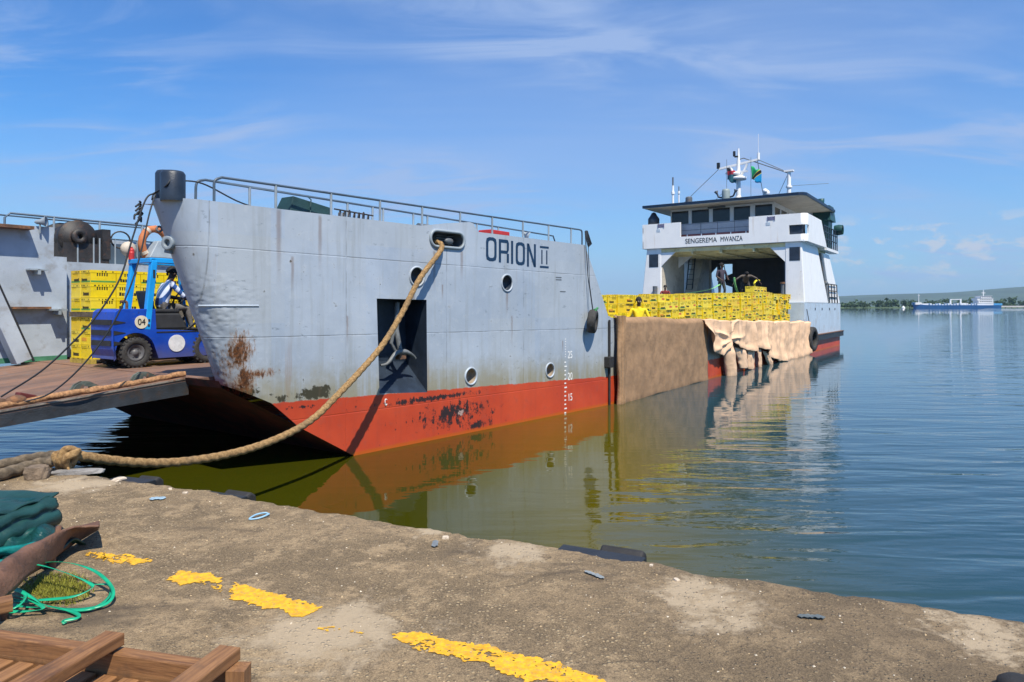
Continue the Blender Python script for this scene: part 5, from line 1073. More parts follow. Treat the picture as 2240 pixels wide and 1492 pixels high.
# ---------------------------------------------------------------- people
M_SKIN = plain("dark_brown_skin", (.060, .030, .018), .5, .15, 12); M_HAIR = plain("black_hair", (.008, .007, .007), .8, .2, 30)
M_EYE = plain("eye_white", (.6, .58, .54), .3, .05)
def cloth(name, c): return plain(name, c, .85, .18, 7, .4, bscale=22)
def person(label, J, loc, rz, shirt, trouser, shoe, sleeve='short', group=None, face=(1, 0)):
    """J: joints in metres, x forward, y left, z up; both sides given as name+'L' / name+'R'."""
    rt = empty('person', loc, rz); tag(rt, label, 'person', group)
    vs = []; rad = []; ed = []; tg = []; ix = {}
    def v(k, p, r): ix[k] = len(vs); vs.append(Vector(p)); rad.append(r); return ix[k]
    def e(a, b, t): ed.append((ix[a], ix[b])); tg.append(t)
    pel, ch, nk, hd = (Vector(J[k]) for k in ('pelvis', 'chest', 'neck', 'head'))
    fx = Vector((face[0], face[1], 0)).normalized(); up = (hd-nk).normalized()
    v('pelvis', pel, .135); v('waist', pel.lerp(ch, .45), .130); v('chest', ch, .16); v('neckb', ch.lerp(nk, .7), .085); v('neck', nk, .055)
    v('jaw', nk.lerp(hd, .55)+fx*.025, .066); v('head', hd, .088); v('crown', hd+up*.075, .062)
    v('nose', hd-up*.03+fx*.105, .014)
    e('pelvis', 'waist', 's'); e('waist', 'chest', 's'); e('chest', 'neckb', 's'); e('neckb', 'neck', 'k'); e('neck', 'jaw', 'k'); e('jaw', 'head', 'k'); e('head', 'crown', 'k'); e('head', 'nose', 'k')
    for sd in 'LR':
        sh, el, wr = (Vector(J[k+sd]) for k in ('sh', 'el', 'wr')); hp, kn, an = (Vector(J[k+sd]) for k in ('hip', 'kn', 'an'))
        v('sh'+sd, sh, .066); v('ua'+sd, sh.lerp(el, .5), .052); v('el'+sd, el, .042); v('fa'+sd, el.lerp(wr, .4), .040); v('wr'+sd, wr, .026)
        e('chest', 'sh'+sd, 's'); e('sh'+sd, 'ua'+sd, 's'); e('ua'+sd, 'el'+sd, 's' if sleeve == 'long' else 'k' if sleeve == 'none' else 's'); e('el'+sd, 'fa'+sd, 's' if sleeve == 'long' else 'k'); e('fa'+sd, 'wr'+sd, 's' if sleeve == 'long' else 'k')
        dr = (wr-el).normalized(); pl = wr+dr*.075; v('pl'+sd, pl, .030); e('wr'+sd, 'pl'+sd, 'k')
        a = dr.cross(Vector((0, 0, 1))); a = a.normalized() if a.length > .1 else Vector((0, 1, 0)); b_ = a.cross(dr).normalized()
        for i, (o_, L) in enumerate(((-.03, .06), (-.01, .072), (.01, .068), (.03, .05))):
            k1, k2 = 'f%d%s' % (i, sd), 'g%d%s' % (i, sd); v(k1, pl+dr*L*.55+a*o_, .0095); v(k2, pl+dr*L*.95+a*o_-b_*.022, .008); e('pl'+sd, k1, 'k'); e(k1, k2, 'k')
        v('th'+sd, wr+dr*.06+b_*.02+a*.05*(1 if sd == 'L' else -1), .010); e('wr'+sd, 'th'+sd, 'k')
        v('hip'+sd, hp, .098); v('kn'+sd, kn, .062); v('cf'+sd, kn.lerp(an, .35), .056); v('an'+sd, an, .040); v('to'+sd, an+Vector(J.get('toe', (.17, 0, -.055))), .036)
        e('pelvis', 'hip'+sd, 't'); e('hip'+sd, 'kn'+sd, 't'); e('kn'+sd, 'cf'+sd, 't'); e('cf'+sd, 'an'+sd, 't'); e('an'+sd, 'to'+sd, 'f')
    me = bpy.data.meshes.new('tmp'); me.from_pydata([tuple(p) for p in vs], ed, []); o = bpy.data.objects.new('tmp', me); col.objects.link(o)
    md = o.modifiers.new('skin', 'SKIN'); md.use_smooth_shade = True; md.branch_smoothing = .4
    lay = me.skin_vertices[0].data
    for i, r in enumerate(rad): lay[i].radius = (r, r); lay[i].use_root = (i == 0)
    for k in ('chest', 'waist', 'pelvis'): lay[ix[k]].radius = (rad[ix[k]]*1.12, rad[ix[k]]*.9)
    ss_ = o.modifiers.new('sub', 'SUBSURF'); ss_.levels = 2; ss_.render_levels = 2
    dg = bpy.context.evaluated_depsgraph_get(); m2 = bpy.data.meshes.new_from_object(o.evaluated_get(dg)); bpy.data.objects.remove(o)
    m2.name = 'body'; m2.materials.clear()
    for m_ in (M_SKIN, shirt, trouser, shoe): m2.materials.append(m_)
    mi = {'k': 0, 's': 1, 't': 2, 'f': 3}
    for p in m2.polygons:
        c = p.center; best = (9, 's')
        for (a, b_), t in zip(ed, tg):
            A, B = vs[a], vs[b_]; d_ = B-A; tt = max(0, min(1, (c-A).dot(d_)/max(d_.length_squared, 1e-9))); w_ = (c-A-d_*tt).length-(rad[a]*(1-tt)+rad[b_]*tt)
            if w_ < best[0]: best = (w_, t)
        p.material_index = mi[best[1]]; p.use_smooth = True
    b = bpy.data.objects.new('body', m2); col.objects.link(b); b.parent = rt
    hb_ = MB(); q_ = up.rotation_difference(Vector((0, 0, 1))).inverted()
    prof = [(math.sin(R(a)), math.cos(R(a))) for a in (2, 20, 40, 60, 80, 98)]
    hb_.lathe([(r*.099, h*.112) for r, h in prof], hd-fx*.018+up*.03, up, 16); hb_.build('hair', M_HAIR, rt)
    ey = MB(); sdv = fx.cross(up).normalized()
    for sg in (-1, 1): ey.ball(hd+fx*.082+sdv*sg*.032+up*.005, .012, 0, 8)
    ey.build('eyes', M_EYE, rt)
    er = MB()
    for sg in (-1, 1): er.ball(hd+sdv*sg*.092-up*.01-fx*.01, .026, 0, 8, (1, .5, 1.3))
    er.build('ears', M_SKIN, rt)
    return rt
STAND = dict(pelvis=(0, 0, .93), chest=(0, 0, 1.28), neck=(.01, 0, 1.49), head=(.025, 0, 1.63), shL=(0, .19, 1.41), shR=(0, -.19, 1.41), elL=(-.03, .25, 1.13), elR=(-.03, -.25, 1.13), wrL=(.06, .25, .88), wrR=(.06, -.25, .88), hipL=(0, .095, .88), hipR=(0, -.095, .88), knL=(.03, .1, .5), knR=(.0, -.1, .5), anL=(-.03, .11, .09), anR=(-.02, -.11, .09))
def faceto(p): return math.atan2(-p[1]-0, -p[0])           # turn to look towards the quay
M_SHOE = plain("worn_dark_shoes", (.03, .025, .02), .7)
# driver of the forklift is added with it; here the men on the cargo
q = on_t(1397, 690, .36); p = s2w(q.x, .36, 1.06)
J = dict(STAND); J.update(elL=(.02, .3, 1.16), wrL=(.16, .22, 1.0), elR=(.0, -.3, 1.15), wrR=(.14, -.2, .98))
person('man in a bright yellow shirt standing between the crates and the brown mat', J, p, faceto(p)+.2, cloth("bright_yellow_shirt", (.85, .62, .015)), cloth("dark_trousers", (.03, .03, .035)), M_SHOE)
q = on_t(1578, 620, 2.0); p = s2w(q.x, 2.0, 2.78); ws = s2w(q.x, 2.0, 2.78)
J = dict(STAND); J.update(elL=(.02, .30, 1.16), wrL=(.2, .2, 1.05), elR=(.0, -.28, 1.13), wrR=(.15, -.16, 1.0), knL=(.12, .1, .52), anL=(.0, .12, .09))
person('man in dark work clothes standing on the cargo before the bright doorway', J, p, faceto(p)+.7, cloth("dark_purple_grey_shirt", (.05, .04, .06)), cloth("charcoal_trousers", (.04, .045, .04)), M_SHOE, 'short', None, (.8, .5))
qa_ = on_t(1632, 610, 2.0); p2 = s2w(qa_.x, 2.0, 2.9)
J = dict(pelvis=(-.28, 0, .92), chest=(.08, 0, 1.12), neck=(.25, 0, 1.20), head=(.36, 0, 1.27), shL=(.12, .22, 1.18), shR=(.12, -.22, 1.18), elL=(.18, .47, 1.06), elR=(.18, -.47, 1.02), wrL=(.22, .64, .84), wrR=(.22, -.62, .80), hipL=(-.28, .12, .88), hipR=(-.28, -.12, .88), knL=(-.12, .2, .48), knR=(-.12, -.2, .48), anL=(-.25, .24, .09), anR=(-.25, -.24, .09))
person('man bending forward with both arms spread wide holding yellow and green straps', J, p2, faceto(p2)+.1, cloth("faded_grey_brown_shirt", (.11, .09, .075)), cloth("dark_brown_trousers", (.035, .03, .028)), M_SHOE, 'short')
q = on_t(1455, 638, 7.0); p3 = s2w(q.x, 7.0, 2.42)
J = dict(STAND); J.update(pelvis=(0, 0, .5), chest=(.05, 0, .85), neck=(.08, 0, 1.06), head=(.1, 0, 1.2), shL=(.05, .19, .98), shR=(.05, -.19, .98), elL=(.15, .28, .75), elR=(.15, -.28, .75), wrL=(.35, .2, .62), wrR=(.35, -.2, .62), hipL=(.02, .1, .48), hipR=(.02, -.1, .48), knL=(.42, .15, .5), knR=(.42, -.15, .5), anL=(.4, .15, .09), anR=(.4, -.15, .09))
person('man in a dark red shirt sitting at the foot of the left bridge leg', J, p3, faceto(p3), cloth("dark_red_shirt", (.22, .03, .03)), cloth("dark_trousers_two", (.03, .03, .03)), M_SHOE)
# what carries them: cargo behind the first row
M_DUN = plain("dunnage_timber", (.2, .14, .08), .85, .3, 4, .3)
def staging(s, t, z0, L, D, h, label):
    o = ship_thing('timber_platform', s, t, z0)
    for i in range(4): MB().box((-L/2, -D/2+i*D/4, h-.05), (L/2, -D/2+i*D/4+D/4-.02, h)).build('board', M_DUN, o)
    for a in (-1, 1):
        for b in (-1, 1): MB().box((a*(L/2-.06)-.05, b*(D/2-.06)-.05, 0), (a*(L/2-.06)+.05, b*(D/2-.06)+.05, h-.05)).build('leg', M_DUN, o)
    return tag(o, label, 'platform', 'timber platforms behind the cargo wall')
q = on_t(1578, 620, 2.0); staging(q.x, 2.05, 1.45, 1.3, 1.2, 1.33, 'timber platform under the standing man in dark clothes')
staging(qa_.x, 2.15, 1.45, 1.5, 1.5, 1.45, 'timber platform under the bending man holding straps')
q = on_t(1455, 638, 7.0); staging(q.x+.1, 7.1, 1.45, 1.2, 1.0, .97, 'timber platform under the seated man in red')
# straps
M_SG = plain("light_green_strap", (.25, .62, .22), .5, .2, 9); M_SY = plain("yellow_strap", (.75, .66, .03), .5, .2, 9)
def ribbon(pts, w_, name, mat, label, cat='strap', sh=True, th=.006, group=None, k=6, closed=False):
    P = cr(pts, k, closed); mb = MB(); rr_ = random.Random(len(label)); vs = []
    for i, p in enumerate(P):
        d_ = (P[min(i+1, len(P)-1)]-P[max(i-1, 0)]).normalized(); x = d_.cross(Vector((0, 0, 1))); x = x.normalized() if x.length > .05 else Vector((1, 0, 0)); y = d_.cross(x)
        a = .5*math.sin(i*.21+len(label)); dirv = x*math.cos(a)+y*math.sin(a); vs += [p-dirv*w_/2, p+dirv*w_/2]
    mb.add(vs, [(2*i, 2*i+1, 2*i+3, 2*i+2) for i in range(len(P)-1)], 0, True); o = mb.build(name, mat, None, solid=th)
    if sh: o.location = SO; o.rotation_euler = (0, 0, SHIP_RZ)
    return tag(o, label, cat, group)
a = on_t(1498, 642, 1.2); b = on_t(1556, 632, 1.9); c_ = on_t(1575, 622, 1.95)
ribbon([a, a.lerp(b, .5)-Vector((0, 0, .03)), b, c_], .07, 'cargo_strap', M_SG, 'light green strap pulled from crate tops to the standing man')
M_ = lambda px, py, t=1.9: on_t(px, py, t)
ribbon([M_(1606, 607), M_(1607, 618), M_(1610, 630), M_(1614, 640)], .10, 'cargo_strap', M_SG, 'green strap hanging from the bending man, on the left')
ribbon([M_(1661, 612), M_(1654, 614), M_(1650, 620), M_(1652, 630), M_(1646, 640)], .13, 'cargo_strap', M_SY, 'yellow strap hanging from the bending man, on the right')

# ---------------------------------------------------------------- forklift
FZ = 1.472; fq = Vector((-9.97, 4.18, FZ)); FW = .8; FK = ship_thing('forklift', fq.x, fq.y-.0, FZ)
tag(FK, 'blue forklift marked 04 driving from the ramp into the ferry', 'forklift')
M_FB, n, b = new_mat("royal_blue_paint"); o_ = n.obj(); kf = n.mix(n.ss(n.noise(o_, 3.5, 5, .6), .3, .7), (.005, .048, .36), (.008, .075, .50))
kf = n.mix(n.m('MULTIPLY', n.ss(n.noise(n.mapv(o_, scale=(3, 3, 14)), 3, 6, .7), .60, .66), .55), kf, (.10, .15, .28)); kf = n.mix(n.m('MULTIPLY', n.ss(n.noise(o_, 9, 7, .78), .60, .66), .75), kf, (.035, .03, .03))
kf = n.mix(n.m('MULTIPLY', n.m('SUBTRACT', 1.0, n.ss(n.m('ADD', n.sep(o_)[2], n.m('MULTIPLY', n.noise(o_, 6, 4), .25)), .25, .62)), .55), kf, (.10, .085, .07)); n.set(b.inputs['Base Color'], kf); n.set(b.inputs['Roughness'], n.m('MULTIPLY_ADD', n.noise(o_, 8, 4), .4, .25))
M_FB_ = 0; M_FL = plain("light_blue_guard_paint", (.012, .33, .80), .4, .12, 3, .05); M_HOSE = 0; M_FD = plain("forklift_black", (.02, .021, .023), .6, .25, 5)
WX = 0.0; HW = .5      # wheel centre at x 0, right side at y = 0, left side at y = 1 (x forward)
def Q(x, y, z): return Vector((x, y, z))
mb = MB()
# counterweight and engine hood: profile pushed across the width, wheel arch cut on the near edge
def side_prof(zs):
    arch = [(.34*math.cos(R(a)), .27+.34*math.sin(R(a))) for a in range(172, 7, -15)]
    return [(-.34, .18), (-.39, .34), (-.39, .74), (-.35, .98), (-.28, 1.03), (.34, 1.03), (.36, .66), (1.5, .60), (1.5, .14), (.40, .14)]+[(x, z) for x, z in arch[::-1]]+[(-.36, .16)]
mb.prism([Q(x, .0, z) for x, z in side_prof(0)], (0, 1, 0), FW)
body = mb.build('chassis', M_FB, FK, bevel=.025)
mb = MB()
for z in (.80, .62, .44): mb.box((-.405, .05, z-.045), (-.375, FW-.05, z+.045)); mb.hexa([(-.375, -.006, z-.04), (-.18, -.006, z-.01), (-.18, .01, z-.01), (-.375, .01, z-.04), (-.375, -.006, z+.04), (-.18, -.006, z+.0), (-.18, .01, z+.0), (-.375, .01, z+.04)])
mb.build('grille_slot', M_FD, FK)
mb = MB(); mb.box((.37, .02, .645), (1.5, FW-.02, .66)); mb.box((.36, -.006, .60), (1.48, .0, .622)); mb.build('footplate', M_FD, FK)
mb = MB(); mb.hexa([(.36, .05, .66), (.98, .05, .66), (.98, .75, .66), (.36, .75, .66), (.36, .1, .95), (.85, .1, .95), (.85, .7, .95), (.36, .7, .95)]); mb.build('seat_box', M_FD, FK, bevel=.03)
mb = MB(); mb.box((.42, .15, .95), (.88, .65, 1.03)); mb.hexa([(.36, .2, 1.02), (.46, .2, 1.02), (.46, .62, 1.02), (.36, .62, 1.02), (.28, .2, 1.36), (.36, .2, 1.36), (.36, .62, 1.36), (.28, .62, 1.36)]); mb.build('seat', M_FD, FK, bevel=.03)
def wheel(x, y, r, w_):
    o = bpy.data.objects.new('wheel', None); mb = MB(); tyre(r, w_, mb, (0, 0, 0), n=36)
    t_ = mb.build('wheel', M_TYRE, FK, loc=(x, y, r))
    mb = MB()
    for i in range(22):
        a = 2*math.pi*i/22
        for sg in (-1, 1): mb.cbox((r*math.cos(a+.07*sg)*.985, sg*w_*.27, r*math.sin(a+.07*sg)*.985), (.03, w_*.45, .035), 0, (0, -a, .25*sg))
    mb.build('tread', M_TYRE, t_)
    mb = MB(); mb.lathe([(.001, -w_*.36), (r*.16, -w_*.37), (r*.2, -w_*.22), (r*.4, -w_*.2), (r*.47, -w_*.36), (r*.58, -w_*.38), (r*.58, w_*.3), (.001, w_*.3)], (0, 0, 0), (0, 1, 0), 26)
    for i in range(6): a = i*1.047; mb.cyl((r*.3*math.cos(a), -w_*.26, r*.3*math.sin(a)), (r*.3*math.cos(a), -w_*.18, r*.3*math.sin(a)), r*.035, 6)
    mb.build('rim', plain("grey_steel_rim", (.10, .10, .105), .45, .3, 6), t_)
    bpy.data.objects.remove(o)
for x, y, r in ((0, .06, .265), (0, .74, .265), (1.35, .08, .30), (1.35, .72, .30)): wheel(x, y, r, .18)
for y in (.0, .70):
    mb = MB(); mb.bar((.20, y+.05, .66 if y == 0 else .95), (.33, y+.05, 1.90), .11, .11); po = mb.build('guard_post', M_FL, FK, bevel=.015)
    if y == 0:
        m2 = MB(); m2.cbox((.312, y-.008, 1.66), (.035, .01, .14)); m2.cbox((.225, y-.008, .83), (.03, .01, .04)); m2.cbox((.218, y-.008, .74), (.03, .01, .04)); m2.build('post_slot', M_FD, po)
for y in (.05, .75): MB().bar((1.35, y, .62), (1.18, y, 1.90), .07, .07).build('guard_post', M_FL, FK, bevel=.01)
mb = MB(); mb.bar((.26, .05, 1.90), (1.3, .05, 1.90), .1, .09); mb.bar((.26, .75, 1.90), (1.3, .75, 1.90), .1, .09); mb.bar((.3, 0, 1.90), (.3, .8, 1.90), .1, .085); mb.bar((1.25, 0, 1.90), (1.25, .8, 1.90), .1, .085)
for i in range(4): mb.bar((.3, .16+i*.155, 1.91), (1.25, .16+i*.155, 1.91), .05, .05)
mb.build('overhead_guard', M_FL, FK, bevel=.012)
mb = MB(); mb.cyl((.28, .73, 1.94), (.28, .73, 2.04), .05, 12); mb.ball((.28, .73, 2.05), .05); mb.build('beacon_lamp', M_RED, FK)
mb = MB(); mb.bar((1.55, .2, .1), (1.5, .2, 2.0), .1, .12); mb.bar((1.55, .6, .1), (1.5, .6, 2.0), .1, .12); mb.bar((1.52, .15, 1.9), (1.52, .65, 1.9), .08, .1); mb.build('lift_mast', M_FD, FK)
for y in (.2, .5): MB().box((1.6, y, .06), (2.5, y+.1, .10)).build('fork', M_FD, FK)
mb = MB(); mb.tube([(1.25, .4, .66), (1.0, .4, 1.22)], .03, 8); mb.tube([(1.0+.17*math.cos(a*.3927)*.45, .4+.17*math.sin(a*.3927), 1.22+.17*math.cos(a*.3927)*.8) for a in range(16)], .014, 6, closed=True); mb.build('steering_wheel', M_FD, FK)
mb = MB()
for y in (.32, .40, .5): mb.tube([(.42, y+.1, .98), (.38, y+.1, 1.3)], .012, 6)
mb.build('control_lever', M_FD, FK)
mb = MB(); mb.tube(cr([(.95, .02, .66), (1.1, -.01, .8), (1.25, .0, 1.0), (1.4, .1, 1.15)], 6), .014, 6); mb.tube(cr([(.95, .05, .66), (1.12, .03, .76), (1.28, .04, .95), (1.42, .14, 1.1)], 6), .014, 6); mb.build('hydraulic_hose', M_FD, FK)
mb = MB(); mb.tube(cr([(-.1, .12, 1.03), (-.1, .12, 1.12), (-.12, .12, 1.16), (-.2, .12, 1.16)], 4), .025, 8); mb.build('exhaust_pipe', M_RUST, FK)
def disc(x, z, r, mat, name, off=-.012):
    mb = MB(); mb.lathe([(.001, -.0), (r, 0), (r, .014), (.001, .014)], (x, off, z), (0, 1, 0), 32, smooth=False); return mb.build(name, mat, FK)
nd = disc(.09, .80, .115, plain("cream_number_disc", (.72, .66, .5), .5, .1, 9), 'number_disc')
text_mesh('number', '04', .155, frame((.09, -.016, .80), (1, 0, 0), (0, 0, 1)), M_BLACK, nd, .003, .9)
disc(.73, .40, .155, plain("pale_grey_disc", (.66, .68, .70), .5, .12, 9, stain=(.75, .75, .77), samt=.8), 'round_panel')
# driver, seated and leaning forward to the wheel
m_str, n, b = new_mat("blue_white_striped_shirt"); p_ = n.obj(); x_, y_, z_ = n.sep(p_); wv = n.m('FRACT', n.m('MULTIPLY', n.m('ADD', x_, n.m('MULTIPLY', z_, -.62)), 6.4))
n.set(b.inputs['Base Color'], n.mix(n.ss(wv, .46, .5), (.02, .085, .30), (.62, .70, .86))); b.inputs['Roughness'].default_value = .85
dv = s2w(fq.x+.60, fq.y+.34, FZ+.50)
J = dict(pelvis=(0, 0, .56), chest=(.13, 0, .86), neck=(.18, .0, 1.05), head=(.225, .0, 1.19), shL=(.13, .18, .98), shR=(.13, -.19, .98), elL=(.3, .27, .76), elR=(.32, -.25, .76), wrL=(.54, .17, .72), wrR=(.54, -.18, .70), hipL=(.02, .1, .55), hipR=(.02, -.1, .55), knL=(.45, .13, .56), knR=(.45, -.13, .56), anL=(.55, .13, .15), anR=(.55, -.13, .15))
person('forklift driver in a blue and white striped shirt leaning to the wheel', J, dv, SHIP_RZ, m_str, cloth("grey_trousers", (.16, .15, .14)), M_SHOE, 'short', None, (1, .25))
# ---------------------------------------------------------------- mooring rope and things on the quay
m_rope, n, b = new_mat("manila_rope"); p_ = n.obj(); f = n.noise(p_, 30, 5, .7); k = n.mix(n.ss(f, .3, .7), (.17, .095, .035), (.43, .27, .115)); k = n.mix(n.m('MULTIPLY', n.ss(n.noise(p_, 3, 4), .5, .7), .5), k, (.17, .12, .07))
n.set(b.inputs['Base Color'], k); b.inputs['Roughness'].default_value = .95; n.set(b.inputs['Normal'], n.n('Bump', {'Strength': .8, 'Distance': .01, 'Height': n.noise(p_, 130, 4, .7)}).outputs[0])
m_rope2 = plain("grey_weathered_rope", (.17, .13, .085), .95, .4, 14, .8, bscale=130)
def lay(a, ds, r, t): return r*(.84+.20*abs(math.cos(1.5*(a-ds*15))))
fl = bp(on_bow(962, 524).x, on_bow(962, 526).z, -.12); FL0 = s2w(*fl); qf = on_bow(957, 545); FLW = s2w(*bp(qf.x, qf.z, .11))
KN = on_z(150, 996, QZ+.16)
def rope_at(px, py):                       # the rope hangs in one upright plane from fairlead to knot
    r = ray(px, py); d_ = KN-FLW; nn = Vector((-d_.y, d_.x, 0)); k_ = FLW.dot(nn)/r.dot(nn) if False else (FLW.x*nn.x+FLW.y*nn.y)/(r.x*nn.x+r.y*nn.y); return Vector((0, 0, EYE))+r*k_
pts = [FL0, FLW]+[rope_at(px, py) for px, py in ((918, 610), (880, 684), (838, 753), (790, 810), (735, 868), (690, 912), (640, 944), (570, 974), (490, 996), (400, 1010), (320, 1013), (240, 1007), (185, 999))]+[KN]
rp_ = MB(); rp_.tube(cr(pts, 26), .050, 18, rf=lay)
rope = rp_.build('mooring_rope', m_rope); tag(rope, 'thick brown mooring rope sagging from the bow fairlead to the quay edge', 'rope')
mb = MB()
c0 = KN
c0 = KN-Vector((0, 0, .035))
for i, (dx, dy, dz, rx) in enumerate(((-.02, 0, .0, .075), (.045, -.03, .015, .07), (-.075, .02, -.01, .07), (.0, .01, .03, .085))):
    tl = (.2, 1.2, -.7, .5)[i]
    mb.tube(cr([c0+Vector((dx+.035*math.sin(a)*math.sin(tl)+rx*.45*math.cos(a)*math.cos(tl), dy+rx*math.cos(a)*.8, dz+.062*math.sin(a)+.02*math.sin(2*a+i))) for a in [j*.785 for j in range(8)]], 6, True), .038, 14, closed=True, rf=lay)
mb.tube(cr([c0, c0+Vector((.03, -.06, -.06)), c0+Vector((.07, -.08, -.14)), c0+Vector((.05, -.1, -.2))], 6), .012, 6)
mb.build('rope_knot', m_rope, rope)
def tail(pix, name, r, hz_):
    P = [on_z(px, py, QZ+h_) for (px, py), h_ in zip(pix, hz_)]; MB().tube(cr([KN]+P, 14), r, 16, rf=lay).build(name, m_rope2, rope)
tail([(110, 997), (60, 1004), (0, 1017), (-80, 1030), (-200, 1046)], 'rope_tail', .05, (.12, .09, .07, .05, .05)); tail([(120, 1008), (80, 1016), (30, 1030), (0, 1038), (-90, 1056), (-220, 1080)], 'rope_tail', .056, (.1, .07, .06, .06, .05, .05))
# stones and chips
M_STONE = plain("brown_stone", (.19, .14, .095), .9, .35, 9, .8, bscale=40); M_PALE = plain("pale_broken_concrete", (.62, .52, .40), .9, .15, 14, .6)
def rock(px, py, sx, sy, sz, mat, name, label, cat, seed, group=None):
    c = on_z(px, py, QZ); mb = MB()
    mb.ball((0, 0, 0), 1, 0, 14); mb.sm = [False]*len(mb.sm)
    for i, v in enumerate(mb.v):
        k_ = 1+.35*mnoise.noise(v*1.4+Vector((seed, 0, 0)))+.12*mnoise.noise(v*4+Vector((seed, 2, 0))); w_ = Vector((max(-.75, min(.75, v.x*k_)), max(-.72, min(.72, v.y*k_)), max(-.3, min(.62, v.z*k_)))); mb.v[i] = Vector((w_.x*sx, w_.y*sy, w_.z*sz))
    o = mb.build(name, mat, None, loc=c+Vector((0, 0, sz*.25)), rot=(0, 0, seed)); return tag(o, label, cat, group)
rock(82, 1046, .125, .11, .13, M_STONE, 'stone', 'brown stone wedged under the rope tails at the quay edge', 'stone', .3)
rock(260, 1050, .075, .05, .02, M_PALE, 'concrete_chip', 'white broken chip on the quay edge below the rope', 'stone', 1.3)
rock(170, 1036, .30, .07, .045, plain("grey_slab", (.24, .23, .22), .9, .2, 8, .6), 'concrete_slab', 'flat grey broken slab at the quay edge beside the stone', 'slab', .25)
for i, (px, py, s_, lb) in enumerate(((372, 1071, .025, 'small pale chip on the quay edge left of the first dock fender'), (405, 1080, .028, 'tiny pale chip beside the first dock fender'), (1425, 1238, .018, 'small pale chip at the right end of the black dock fender'), (1480, 1270, .022, 'pale pebble on the quay beyond the right dock fender'), (975, 1178, .03, 'flat orange chip on the quay near the middle of the edge'))):
    rock(px, py, s_, s_*.8, s_*.6, M_PALE, 'concrete_chip', lb, 'stone', i+2.2)
gm = MB(); gr_ = random.Random(21)
for i in range(2600):
    a = gr_.uniform(-1.5, 8.6); e_ = abs(gr_.gauss(0, 1.1))+.02; q = edge_pt(a, e_+rag(a)*max(0, 1-e_/5)+.02); r = gr_.choice((.003, .004, .005, .006, .009)); 
    if e_ > 3.6: continue
    vs = [q+Vector((r*gr_.uniform(.5, 1.3)*x, r*gr_.uniform(.5, 1.3)*y, r*gr_.uniform(.2, .8)*z+.001)) for x, y, z in ((1, 0, 0), (-.5, .8, 0), (-.5, -.8, 0), (0, 0, 1.2))]
    gm.add(vs, [(0, 1, 3), (1, 2, 3), (2, 0, 3)], gr_.choice((0, 0, 1, 1, 1, 0, 2)))
tag(gm.build('gravel', [plain("tan_grit", (.46, .34, .2), .9, .3, 20), plain("brown_grit", (.14, .1, .07), .9, .3, 20), plain("pale_grit", (.62, .54, .42), .9, .2, 20)]), 'loose tan and brown grit scattered over the quay', 'gravel', kind='stuff')
# dock fenders bolted below the quay edge
def dfender(pa, pb, z, w_, label):
    A = on_z(*pa, z); B = on_z(*pb, z); d_ = (B-A).normalized(); nn = Vector((-d_.y, d_.x, 0)); nn = nn if nn.dot(EN) > 0 else -nn
    o = empty('dock_fender', (A+B)/2); tag(o, label, 'dock fender', 'rubber fenders on the quay wall'); L = (B-A).length
    X = d_; h = L/2
    def P(u, v, zz_): return X*u+nn*v+Vector((0, 0, zz_))
    mb = MB(); prof = [(-.16, .0), (.0, .0), (.015, -.015), (.015, -.05), (-.16, -.05)]
    mb.prism([P(-h, v, zz_) for v, zz_ in prof], X, L); mb.build('back_plate', M_BLACK, o, bevel=.006)
    mb = MB(); n_ = 14
    for i in range(n_):
        pass
    prof = [(.0, -.03), (w_*.5, .012), (w_*.9, -.03), (w_*1.05, -.3), (.0, -.32)]
    mb.prism([P(-h*.15, v, zz_) for v, zz_ in prof], X, h*1.05); mb.build('rubber_block', M_RUBBER, o, bevel=.02)
    return o
dfender((1232, 1190), (1412, 1219), QZ-.0, .17, 'black rubber dock fender at the quay edge right of centre')
dfender((440, 1071), (540, 1085), QZ-.03, .16, 'dark rubber dock fender at the quay edge below the red bow')
dfender((262, 1041), (340, 1049), QZ-.01, .14, 'worn grey dock fender at the quay edge near the rope')
# scraps of plastic
def scrap(px, py, L, W_, c, label, seed, ringy=False):
    c0_ = on_z(px, py, QZ+.006); mb = MB()
    if ringy: mb.tube(cr([(L*math.cos(a*.785)*.5*(1+.2*math.sin(a*2)), W_*math.sin(a*.785)*.5, .008+.006*math.sin(a)) for a in range(8)], 5, True), W_*.10, 6, closed=True)
    else: mb.grid(lambda u, v: Vector(((u-.5)*L*(1-.5*abs(v-.5)), (v-.5)*W_*(1+.5*mnoise.noise((u*3, seed, 0))), .004+.012*abs(mnoise.noise((u*4, v*3, seed))))), 14, 8)
    o = mb.build('plastic_scrap', plain("scrap_plastic_%d" % seed, c, .4, .15, 12), None, loc=c0_, rot=(0, 0, seed*.7-.5)); return tag(o, label, 'plastic scrap')
scrap(345, 1091, .13, .07, (.30, .42, .50), 'pale blue plastic scrap on the quay nearest the knot', 1)
scrap(568, 1131, .14, .07, (.26, .46, .62), 'light blue plastic loop lying on the quay below the red bow', 2, True)
scrap(952, 1190, .13, .04, (.18, .2, .21), 'dull grey blue plastic scrap on the quay near the middle', 3)
scrap(1300, 1258, .16, .03, (.24, .27, .28), 'grey plastic strip on the quay below the black dock fender', 4)
scrap(1775, 1350, .14, .04, (.12, .14, .14), 'dark grey plastic scrap on the right part of the quay', 5)
